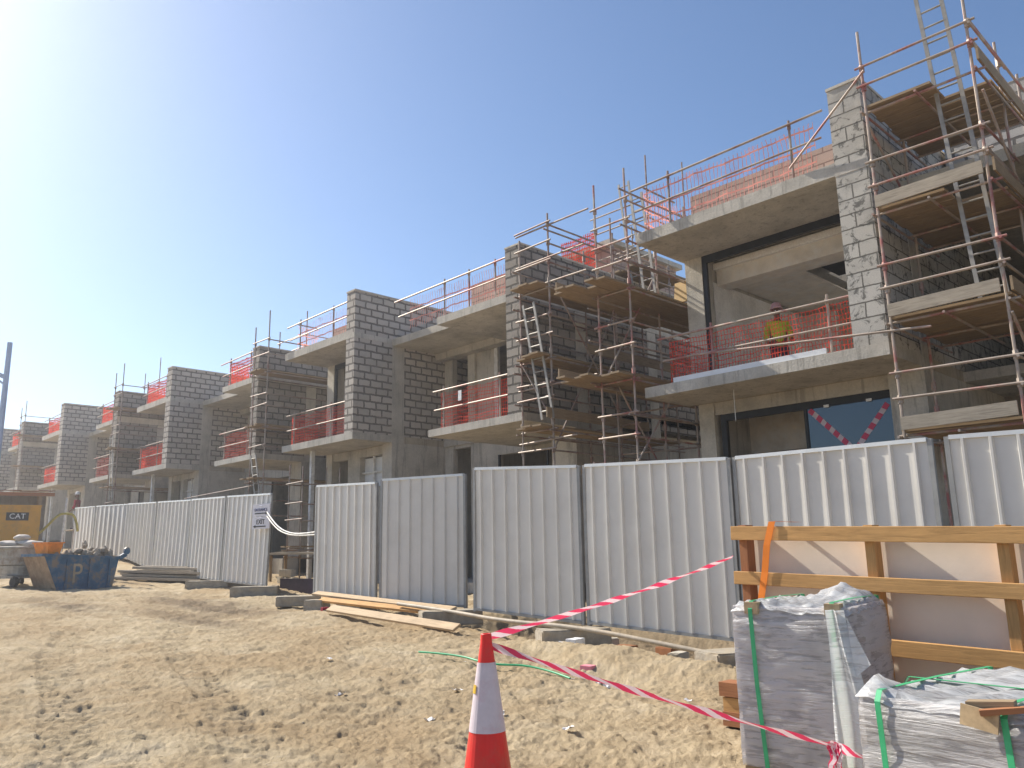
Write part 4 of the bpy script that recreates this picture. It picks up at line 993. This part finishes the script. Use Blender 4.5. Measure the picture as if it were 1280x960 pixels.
def person(label, loc, rz, hat, top, trousers, vest_low=None, arm=0):
    p = thing('person', label, 'person', loc, rz)   # faces local -y
    torso = [(0, 0, .95, (.15, .11)), (0, 0, 1.15, (.145, .105)), (0, .01, 1.36, (.17, .11)), (0, .01, 1.47, (.07, .07)), (0, -.005, 1.54, .055), (0, -.02, 1.62, (.078, .095)), (0, -.01, 1.71, (.075, .09)), (0, 0, 1.76, .05)]
    ch = [torso]
    for s in (-1, 1):
        ch.append([(0, .01, 1.36, (.17, .11)), (.19 * s, .01, 1.40, .062), (.25 * s, .0, 1.12, .048), (.24 * s, -.12 - arm * .1, .92 + arm * .12, .036), (.235 * s, -.17 - arm * .14, .86 + arm * .15, .033)])
        hb = Vector((.235 * s, -.17 - arm * .14, .86 + arm * .15))
        for k in range(4): ch.append([(*hb, .033), (*(hb + Vector(((k - 1.5) * .017, -.035, -.03))), .012), (*(hb + Vector(((k - 1.5) * .019, -.055, -.075 + .008 * abs(k - 1.3)))), .009)])
        ch.append([(*hb, .033), (*(hb + Vector((-.03 * s, -.03, -.01))), .012), (*(hb + Vector((-.04 * s, -.055, -.035))), .01)])
        ch.append([(0, 0, .95, (.15, .11)), (.1 * s, 0, .84, .095), (.105 * s, -.01, .48, .06), (.11 * s, .02, .1, .042), (.11 * s, -.08, .045, .04), (.115 * s, -.16, .035, .032)])
    skin_obj('body', ch, 'skin', p)
    # face
    m = MB(); m.box(-.012, .012, -.135, -.1, 1.60, 1.65); m.build('nose', 'skin', p)
    for s in (-1, 1): MB().tube((.035 * s, -.112, 1.665), (.035 * s, -.105, 1.665), .012, 8).build('eye', 'letter_white', p)
    MB().beam((-.03, -.112, 1.57), (.03, -.112, 1.57), .01, .01).build('mouth', 'cloth_red', p)
    skin_obj('jacket', [[(0, 0, .92, (.17, .13)), (0, 0, 1.15, (.165, .125)), (0, .01, 1.36, (.19, .13)), (0, .01, 1.45, (.09, .085))]] +
        [[(0, .01, 1.36, (.19, .13)), (.19 * s, .01, 1.40, .08), (.25 * s, 0, 1.12, .066), (.243 * s, -.09, .98 + arm * .09, .056)] for s in (-1, 1)], top, p)
    if vest_low:
        skin_obj('vest_hem', [[(0, 0, .86, (.18, .14)), (0, 0, 1.02, (.178, .138))]], vest_low, p)
    skin_obj('trousers', [[(0, 0, .95, (.165, .125)), (.1 * s, 0, .84, .11), (.105 * s, -.01, .48, .078), (.11 * s, .02, .12, .066)] for s in (-1, 1)], trousers, p)
    for s in (-1, 1): skin_obj('boot', [[(.11 * s, .03, .14, .06), (.11 * s, .02, .06, .055), (.113 * s, -.12, .045, .048), (.115 * s, -.19, .04, .035)]], 'cloth_dark', p)
    MB().lathe([(.135, 1.71), (.14, 1.725), (.118, 1.73), (.112, 1.79), (.085, 1.845), (.04, 1.87), (0, 1.875)], 18, (0, -.01)).box(-.08, .08, -.19, -.11, 1.712, 1.724).build('hard_hat', hat, p)
    return p
person('worker in a pink hard hat and yellow green vest standing behind the nearest balcony netting', (-7.95, 15.5, 4.69), R(35), 'hat_pink', 'vest_yellow', 'cloth_dark', 'vest_green', .5)
pw = thing('work_platform', 'low boarded work platform under the far worker, behind the fence end', 'platform', (-44.5, 12.8, 1.75))
MB().beam((-.9, 0, 1.25), (.9, 0, 1.25), .7, .05).build('deck', 'plank_grey', pw)
for x in (-.8, .8):
    for y in (-.3, .3): MB().tube((x, y, 0), (x, y, 1.225), .03).build('leg', 'tube', pw)
person('far worker in a white helmet and red top above the end of the fence', (-44.42, 12.75, 3.025), R(-40), 'hat_white', 'cloth_red', 'cloth_pale', None, .2)

# ------------------------------------------------------------------ traffic cone
cz0 = gz(-3.95, 3.56)
cn = thing('traffic_cone', 'red traffic cone with a white reflective sleeve, barrier tape tied to its top', 'cone', (-3.95, 3.56, cz0))
def rad(z): return .165 - (.165 - .034) * (z - .04) / .92
MB().lathe([(rad(.04), .04), (rad(.42), .42)], 32).build('cone_body', 'cone_red', cn)
cone = MB().lathe([(rad(.82), .82), (rad(.94), .94), (.036, .955), (.034, .985), (.028, .99), (.02, .985), (.02, .9)], 32)
cone.build('cone_tip', 'cone_red', cn)
MB().lathe([(rad(.42) + .003, .42), (rad(.82) + .003, .82)], 32).build('reflective_sleeve', 'cone_white', cn)
m = MB().lathe([(.165, .045), (.19, .03), (.19, .0)], 32); m.box(-.21, .21, -.21, .21, 0, .03); m.build('base', 'rubber_dark', cn)
th = R(236)
m = MB(); r = rad(.58) + .006
for i in range(4):
    a, b = th + i * .15 - .1, th + (i + 1) * .15 - .1
    m.face([(math.cos(a) * (rad(.64) + .007), math.sin(a) * (rad(.64) + .007), .64), (math.cos(b) * (rad(.64) + .007), math.sin(b) * (rad(.64) + .007), .64), (math.cos(b) * (rad(.69) + .007), math.sin(b) * (rad(.69) + .007), .69), (math.cos(a) * (rad(.69) + .007), math.sin(a) * (rad(.69) + .007), .69)])
m.build('yellow_sticker', 'label_yellow', cn)

# ------------------------------------------------------------------ barrier tape
def ribbon(name, pts, w, label, twist, sag=.06, n=60, cat='barrier tape', crumple=.25):
    a, b = Vector(pts[0]), Vector(pts[1]); m = MB(); d = (b - a); L = d.length; dn = d.normalized()
    up = Vector((0, 0, 1)); side = dn.cross(up).normalized(); up = side.cross(dn)
    prev = None
    for i in range(n + 1):
        t_ = i / n; c = a + d * t_ - Vector((0, 0, sag * 4 * t_ * (1 - t_)))
        ph = twist[0] + (twist[1] - twist[0]) * t_ + crumple * math.sin(t_ * 23 + a.x)
        ww = w * (.75 + .25 * math.sin(t_ * 31)) / 2
        v = (up * math.cos(ph) + side * math.sin(ph)) * ww
        cur = (c - v, c + v, t_ * L)
        if prev: m.face([prev[0], cur[0], cur[1], prev[1]], [(prev[2], 0), (cur[2], 0), (cur[2], 1), (prev[2], 1)], True)
        prev = cur
    o = m.build(name, 'tape'); tag(o, label, cat, 'red and white barrier tapes'); return o
ribbon('barrier_tape', ((-3.95, 3.56, cz0 + .965), (-3.79, 6.24, 1.43)), .05, 'red white tape rising from the cone top to the plywood crate', (.2, .7), .03)
ribbon('barrier_tape', ((-3.95, 3.56, cz0 + .925), (-2.32, 4.79, .375)), .05, 'red white tape running down from the cone top to the tall wrapped stack', (.1, .8), .02)
ribbon('barrier_tape', ((-2.32, 4.79, .375), (-.7, 3.35, .6)), .055, 'red white tape crossing the front of the low wrapped stack', (.2, 1.6), .03)
kt = thing('tape_knot', 'knotted end of barrier tape hanging on the tall wrapped stack', 'tape knot', (-2.32, 4.78, .375))
m = MB()
for i in range(7):
    a = i * .9; m.face([(0, 0, .02), (.04 * math.cos(a), -.03, .04 * math.sin(a)), (.045 * math.cos(a + .8), -.035, .045 * math.sin(a + .8))], [(a, 0), (a + .1, 0), (a + .1, 1)])
m.build('knot', 'tape', kt)
for dx, L in ((-.02, .16), (.025, .22)):
    m = MB()
    for i in range(5):
        z0, z1 = -L * i / 5, -L * (i + 1) / 5; o_ = .012 * math.sin(i * 1.7 + dx * 60); p_ = .012 * math.sin((i + 1) * 1.7 + dx * 60)
        m.face([(dx - .022 + o_, -.02, z0), (dx + .022 + o_, -.035, z0), (dx + .022 + p_, -.03, z1), (dx - .022 + p_, -.02, z1)], [(-z0, 0), (-z0, 1), (-z1, 1), (-z1, 0)], True)
    m.build('tail', 'tape', kt)

# ------------------------------------------------------------------ plywood crate
cr = thing('plywood_crate', 'upright timber crate of pale plywood with orange battens, behind the wrapped stacks', 'crate', (-3.80, 6.25, 0.02), R(0))
SL = -.035
def bat(z0, z1, x0=0, x1=4.0, y=0, th=.05, mat='timber_orange', name='batten'):
    return MB().beam((x0, y + th / 2, (z0 + z1) / 2 + SL * x0), (x1, y + th / 2, (z0 + z1) / 2 + SL * x1), th, z1 - z0).build(name, mat, cr, bevel=.004)
bat(1.55, 1.665); bat(1.185, 1.29); bat(.735, .85); bat(.16, .27)
for i, x in enumerate((.08, 1.15, 2.05, 2.95, 3.85)):
    MB().beam((x, .115, .06 + SL * x), (x, .115, 1.675 + SL * x), .075, .12, (0, 1, 0)).build('stud', 'timber_orange' if i else 'timber_red', cr, bevel=.004)
m = MB(); m.face([(0, .19, .05), (4.0, .19, .05 + SL * 4), (4.0, .19, 1.6 + SL * 4), (0, .19, 1.6)]); m.face([(4.0, .205, .05 + SL * 4), (0, .205, .05), (0, .205, 1.6), (4.0, .205, 1.6 + SL * 4)])
m.face([(0, .205, .05), (0, .19, .05), (0, .19, 1.6), (0, .205, 1.6)]); m.face([(0, .19, 1.6), (4, .19, 1.6 + SL * 4), (4, .205, 1.6 + SL * 4), (0, .205, 1.6)])
m.build('plywood_panel', 'plyboard', cr)
for x in (.08, 1.15, 2.05, 2.95, 3.85): MB().beam((x, .3, .06 + SL * x), (x, .3, 1.6 + SL * x), .075, .16, (0, 1, 0)).build('stud', 'timber_red', cr)
MB().beam((-.02, .42, 1.6), (4.0, .42, 1.6 + SL * 4), .05, .1).build('batten', 'timber_orange', cr)
for z, x in ((.33, -.1), (.1, -.08)): MB().box(x - .08, x + .12, -.06, .12, z - .05, z + .06).build('skid_block', 'timber_red', cr)
MB().box(-.16, .04, -.04, .08, .16, .27).build('skid_block', 'timber_orange', cr)
so = MB()
P_ = [(.40, -.012, 1.69), (.34, -.018, 1.50), (.30, -.012, 1.28), (.26, -.02, 1.1), (.22, -.02, .9)]
for (xa, ya, za), (xb, yb, zb_) in zip(P_, P_[1:]): so.face([(xa - .03, ya, za), (xb - .03, yb, zb_), (xb + .03, yb, zb_), (xa + .03, ya, za)]); so.face([(xa + .03, ya - .003, za), (xb + .03, yb - .003, zb_), (xb - .03, yb - .003, zb_), (xa - .03, ya - .003, za)])
so.face([(.37, -.012, 1.69), (.43, -.012, 1.69), (.43, .45, 1.69), (.37, .45, 1.69)])
o = so.build('ratchet_strap', 'strap_orange'); o.location = (-3.80, 6.25, .02); tag(o, 'bright orange strap hung over the top batten of the plywood crate', 'strap')

# ------------------------------------------------------------------ film wrapped stacks
def wrapped(label, loc, rz, w, d, z0, z1, ramp_dz, straps, stack_mat, film, milky_top, flap=None, wedge=True):
    g = thing('wrapped_stack', label, 'wrapped stack', loc, rz, 'film wrapped stacks of blocks on pallets')
    pal = MB()
    for y in (.06, d / 2, d - .06): pal.box(.02, w - .02, y - .05, y + .05, .03, .11)
    for i in range(6): pal.box(.0 + i * w / 6 + .01, (i + 1) * w / 6 - .01, 0, d, .11, .135)
    pal.build('pallet', 'plank', g)
    MB().box(.012, w - .012, .012, d - .012, z0, z1 - .015).build('block_stack', stack_mat, g)
    # wrinkled film skin
    rr = random.Random(int(loc[0] * 100)); m = MB(); nu, nv = 36, 18
    loop = [(0, 0), (w, 0), (w, d), (0, d)]; per = 2 * (w + d)
    def at(u):
        s_ = (u % 1) * per
        for (ax, ay), (bx, by) in zip(loop, loop[1:] + loop[:1]):
            L = abs(bx - ax) + abs(by - ay)
            if s_ <= L + 1e-9: return Vector((ax + (bx - ax) * s_ / L, ay + (by - ay) * s_ / L, 0)), Vector(((by - ay) / L, -(bx - ax) / L, 0))
            s_ -= L
        return Vector((0, 0, 0)), Vector((0, -1, 0))
    us = sorted(set([i / nu for i in range(nu)] + [w / per, (w + d) / per, (2 * w + d) / per])) + [1.0]
    def P(u, k):
        p, n = at(u); z = z0 + (z1 - z0) * k / nv
        a = .010 * math.sin(z * 41 + u * 60) * math.sin(u * 37 + z * 9) + .006 * math.sin(z * 97 + u * 140)
        edge = max(0, (k / nv - .9) / .1)
        return p + n * (.012 + abs(a)) + Vector((0, 0, z)) - n * .02 * edge
    for u0, u1 in zip(us, us[1:]):
        for k in range(nv):
            m.face([P(u0, k), P(u1, k), P(u1, k + 1), P(u0, k + 1)], [(u0 * per, z0 + (z1 - z0) * k / nv), (u1 * per, z0 + (z1 - z0) * k / nv), (u1 * per, z0 + (z1 - z0) * (k + 1) / nv), (u0 * per, z0 + (z1 - z0) * (k + 1) / nv)], True)
    m.build('film_wrap', film, g, weld=True)
    # loose top sheet with a puffed rim
    m = MB(); N = 22
    T = {}
    for i in range(N + 1):
        for j in range(N + 1):
            x, y = w * i / N, d * j / N; e = min(i, N - i, j, N - j)
            zz = z1 + .006 + .018 * math.sin(i * 1.3 + j * .7) * math.sin(j * 1.1 - i * .4) + .010 * rr.random()
            if e == 0: zz = z1 - .03 - .02 * rr.random()
            for (bx, by, br, bh) in milky_top: zz += bh * math.exp(-((x - bx) ** 2 + (y - by) ** 2) / br ** 2)
            ox = -.014 if i == 0 else .014 if i == N else 0; oy = -.014 if j == 0 else .014 if j == N else 0
            T[i, j] = (x + ox, y + oy, zz)
    for i in range(N):
        for j in range(N): m.face([T[i, j], T[i + 1, j], T[i + 1, j + 1], T[i, j + 1]], smooth=True)
    m.build('top_sheet', 'film_milky', g, weld=True)
    for kind, v in straps:
        m = MB(); r_ = .014
        if kind == 'y':    # strap over the top running front to back at x=v
            pts = [(v + .03, -.035, z0), (v, -.032, (z0 + z1) / 2), (v - .01, -.032, z1 - .02), (v - .01, .0, z1 + .03), (v, d * .5, z1 + .035), (v + .02, d, z1 + .03), (v + .02, d + .03, z0)]
            side = Vector((1, 0, 0))
        else:
            pts = [(-.035, v, z0), (-.032, v, z1 - .02), (0, v, z1 + .03), (w, v, z1 + .03), (w + .032, v, z1 - .02), (w + .035, v, z0)]
            side = Vector((0, 1, 0))
        for a, b in zip(pts, pts[1:]):
            a, b = Vector(a), Vector(b); m.face([a - side * r_, b - side * r_, b + side * r_, a + side * r_])
            n = side.cross(b - a).normalized() * .002; m.face([a + side * r_ + n, b + side * r_ + n, b - side * r_ + n, a - side * r_ + n])
        m.build('strap', 'strap_green', g)
        if wedge and kind == 'y':
            MB().box(v - .05, v + .04, -.03, .06, z1 - .05, z1 + .0235).build('corner_wedge', 'cardboard', g)
    if flap:
        fx, fy, fz0, fz1 = flap; m = MB(); nx, nz = 14, 16; Q = {}
        for i in range(nx + 1):
            for k in range(nz + 1):
                t_ = k / nz; wd = (.17 + .05 * math.sin(t_ * 5)) * (1 - .2 * t_); x = fx + (i / nx - .5) * wd + .03 * math.sin(t_ * 4) ; z = fz0 + (fz1 - fz0) * t_
                Q[i, k] = (x, fy - .05 - .03 * math.sin(i / nx * 9 + t_ * 2) - .03 * math.sin(t_ * 3), z)
        for i in range(nx):
            for k in range(nz): m.face([Q[i, k], Q[i + 1, k], Q[i + 1, k + 1], Q[i, k + 1]], [(Q[a][0], Q[a][2]) for a in ((i, k), (i + 1, k), (i + 1, k + 1), (i, k + 1))], True)
        # torn corner that sticks out
        a = Vector((fx + .05, fy - .07, fz1 - .04)); m.face([a, a + Vector((.02, -.02, -.34)), a + Vector((.12, -.03, -.26))]); 
        m.build('film_flap', 'film_sheet', g, weld=True)
    return g
g1z = gz(-2.6, 5.2) - .02
wrapped('tall stack of grey blocks in cling film with a white hanging flap', (-3.02, 4.93, g1z), R(8), .72, .9, .14, 1.13 - g1z, 0, (('y', .14), ('y', .655)), 'block_paver', 'film_clear', ((.5, .75, .16, .10), (.2, .05, .1, .03)), flap=(.70, -.01, .2, 1.12 - g1z))
g2z = gz(-1.2, 4.7) - .02
wrapped('low stack in shiny crumpled cling film with green straps, at the lower right corner', (-1.87, 4.14, g2z), R(-6), 1.25, 1.15, .14, .79 - g2z, 0, (('y', .12), ('y', .68), ('x', .5)), 'block_paver', 'film_shiny', ((.03, .1, .1, .08), (.5, .9, .3, .05), (.9, .7, .2, .04)), wedge=False)
wd = thing('timber_offcuts', 'small splintered timber and card pad under the green strap on the low wrapped stack', 'timber pad', (-1.30, 4.05, .79), R(-4)); wd.scale = (.8, .8, .8)
m = MB(); m.beam((-.07, .02, .025), (.16, .06, .045), .09, .035); m.build('splintered_piece', 'plank', wd)
MB().beam((-.09, -.035, -.02), (.1, -.04, -.05), .012, .11).build('card_piece', 'cardboard', wd)
MB().beam((.02, -.06, .0), (.22, .02, .03), .05, .03).build('splintered_piece', 'timber_red', wd)

# ------------------------------------------------------------------ litter and gravel
rr = random.Random(11)
m = MB()
for i in range(380):
    r_ = 3.2 * math.exp(rr.random() * 1.9); a = math.atan2(.70, -.72) + R(rr.uniform(-38, 38)); x, y = r_ * math.cos(a), r_ * math.sin(a)
    if y > 9.0: continue
    sz = rr.choice((.003, .004, .004, .005, .006, .008)) * (1 + .05 * r_)
    lump(m, (x, y, gz(x, y)), sz, rr)
o = m.build('gravel', 'grit'); tag(o, 'small stones and clods strewn over the sand', 'gravel', kind='stuff')
LIT = [((-7.6, 8.45), 'white crushed carton lying by the sunlit concrete block', 'carton', 'letter_white', (.26, .16, .09)),
       ((-6.6, 7.55), 'crumpled pink plastic scrap in the hollow right of the cone', 'scrap', 'litter_pink', (.16, .12, .06)),
       ((-13.9, 8.45), 'crumpled red scrap at the left end of the loose planks', 'scrap', 'cloth_red', (.14, .1, .07))]
for (x, y), lab, cat, mt, sz in LIT:
    o = rough_block(cat, lab, cat, (x, y, gz(x, y) - .01), sz, rr.uniform(0, 3), mt)
for i in range(14):
    x, y = rr.uniform(-9, -4.5), rr.uniform(4.6, 8.3)
    bm = bmesh.new(); bmesh.ops.create_grid(bm, x_segments=4, y_segments=3, size=.05)
    for v in bm.verts: v.co += Vector((rr.uniform(-.012, .012), rr.uniform(-.012, .012), rr.uniform(0, .035)))
    me = bpy.data.meshes.new('paper_scrap'); bm.to_mesh(me); bm.free(); me.materials.append(MATS['litter'])
    o = bpy.data.objects.new('paper_scrap', me); col.objects.link(o); o.location = (x, y, gz(x, y) + .01); o.rotation_euler = (rr.uniform(-.3, .3), rr.uniform(-.3, .3), rr.uniform(0, 3))
    sc_ = rr.uniform(.4, 1.0); o.scale = (sc_, sc_, sc_)
    tag(o, 'small scrap of pale litter on the sand between cone and fence', 'litter', 'litter scraps on the sand')

# curves and lettering become plain meshes
dg = bpy.context.evaluated_depsgraph_get()
for o in [o for o in col.objects if o.type in {'CURVE', 'FONT'}]:
    me = bpy.data.meshes.new_from_object(o.evaluated_get(dg)); nm = o.name
    n = bpy.data.objects.new('swap', me); col.objects.link(n); n.parent = o.parent; n.matrix_local = o.matrix_local.copy(); n.location = o.location; n.rotation_euler = o.rotation_euler
    for k in ('label', 'category', 'group'):
        if k in o: n[k] = o[k]
    bpy.data.objects.remove(o); n.name = nm

# ------------------------------------------------------------------ camera, sun, sky
cam = bpy.data.cameras.new('camera'); co = bpy.data.objects.new('camera', cam); col.objects.link(co)
cam.sensor_fit = 'HORIZONTAL'; cam.sensor_width = 36; cam.lens = 1017 / 1280 * 36; cam.clip_start = .05; cam.clip_end = 6000
p, r, y = R(11.7), R(1.1), R(45.9)
f = Vector((-math.sin(y) * math.cos(p), math.cos(y) * math.cos(p), math.sin(p))); rt = Vector((math.cos(y), math.sin(y), 0)); up = rt.cross(f)
rt2 = math.cos(r) * rt - math.sin(r) * up; up2 = math.sin(r) * rt + math.cos(r) * up
M = Matrix((( rt2.x, up2.x, -f.x, 0), (rt2.y, up2.y, -f.y, 0), (rt2.z, up2.z, -f.z, 1.5), (0, 0, 0, 1)))
co.matrix_world = M
scene.camera = co

hz = MB().box(-2600, 2600, -2600, 2600, -3, 14.5)
hm, hnt, hout = new_mat('haze'); pv = nd(hnt, 'ShaderNodeVolumePrincipled'); pv.inputs['Color'].default_value = (.95, .96, 1, 1)
pv.inputs['Density'].default_value = HAZE; pv.inputs['Anisotropy'].default_value = .6; hnt.links.new(pv.outputs[0], hout.inputs['Volume'])
if HAZE > 0: tag(hz.build('haze', 'haze', weld=True), 'thin sunlit dust haze over the site', 'haze', kind='stuff')

EL, AZ = R(38), R(9)          # the sun stands left of the view, a little in front of the house fronts
sd = Vector((-math.cos(AZ) * math.cos(EL), -math.sin(AZ) * math.cos(EL), math.sin(EL)))
sl = bpy.data.lights.new('sun', 'SUN'); sl.energy = 5.0; sl.angle = R(.5); sl.color = (1, .93, .82)
so_ = bpy.data.objects.new('sun', sl); col.objects.link(so_); so_.rotation_euler = sd.to_track_quat('Z', 'Y').to_euler(); so_.location = (0, 0, 30)
w = bpy.data.worlds.new('World'); scene.world = w; w.use_nodes = True
nt = w.node_tree; nt.nodes.clear()
ow = nt.nodes.new('ShaderNodeOutputWorld'); bg = nt.nodes.new('ShaderNodeBackground'); sky = nt.nodes.new('ShaderNodeTexSky')
sky.sky_type = 'NISHITA'; sky.sun_disc = False; sky.sun_elevation = EL; sky.sun_rotation = math.atan2(sd.x, sd.y)
sky.air_density = 1.0; sky.dust_density = .8; sky.ozone_density = 4.5; sky.altitude = 0
bg.inputs[1].default_value = .095
nt.links.new(sky.outputs[0], bg.inputs[0]); nt.links.new(bg.outputs[0], ow.inputs[0])
vs = scene.view_settings; vs.view_transform = 'Standard'; vs.look = 'None'; vs.gamma = 1; vs.use_curve_mapping = False; vs.exposure = 0.72
scene.cycles.max_bounces = 12; scene.cycles.diffuse_bounces = 9; scene.cycles.transparent_max_bounces = 24
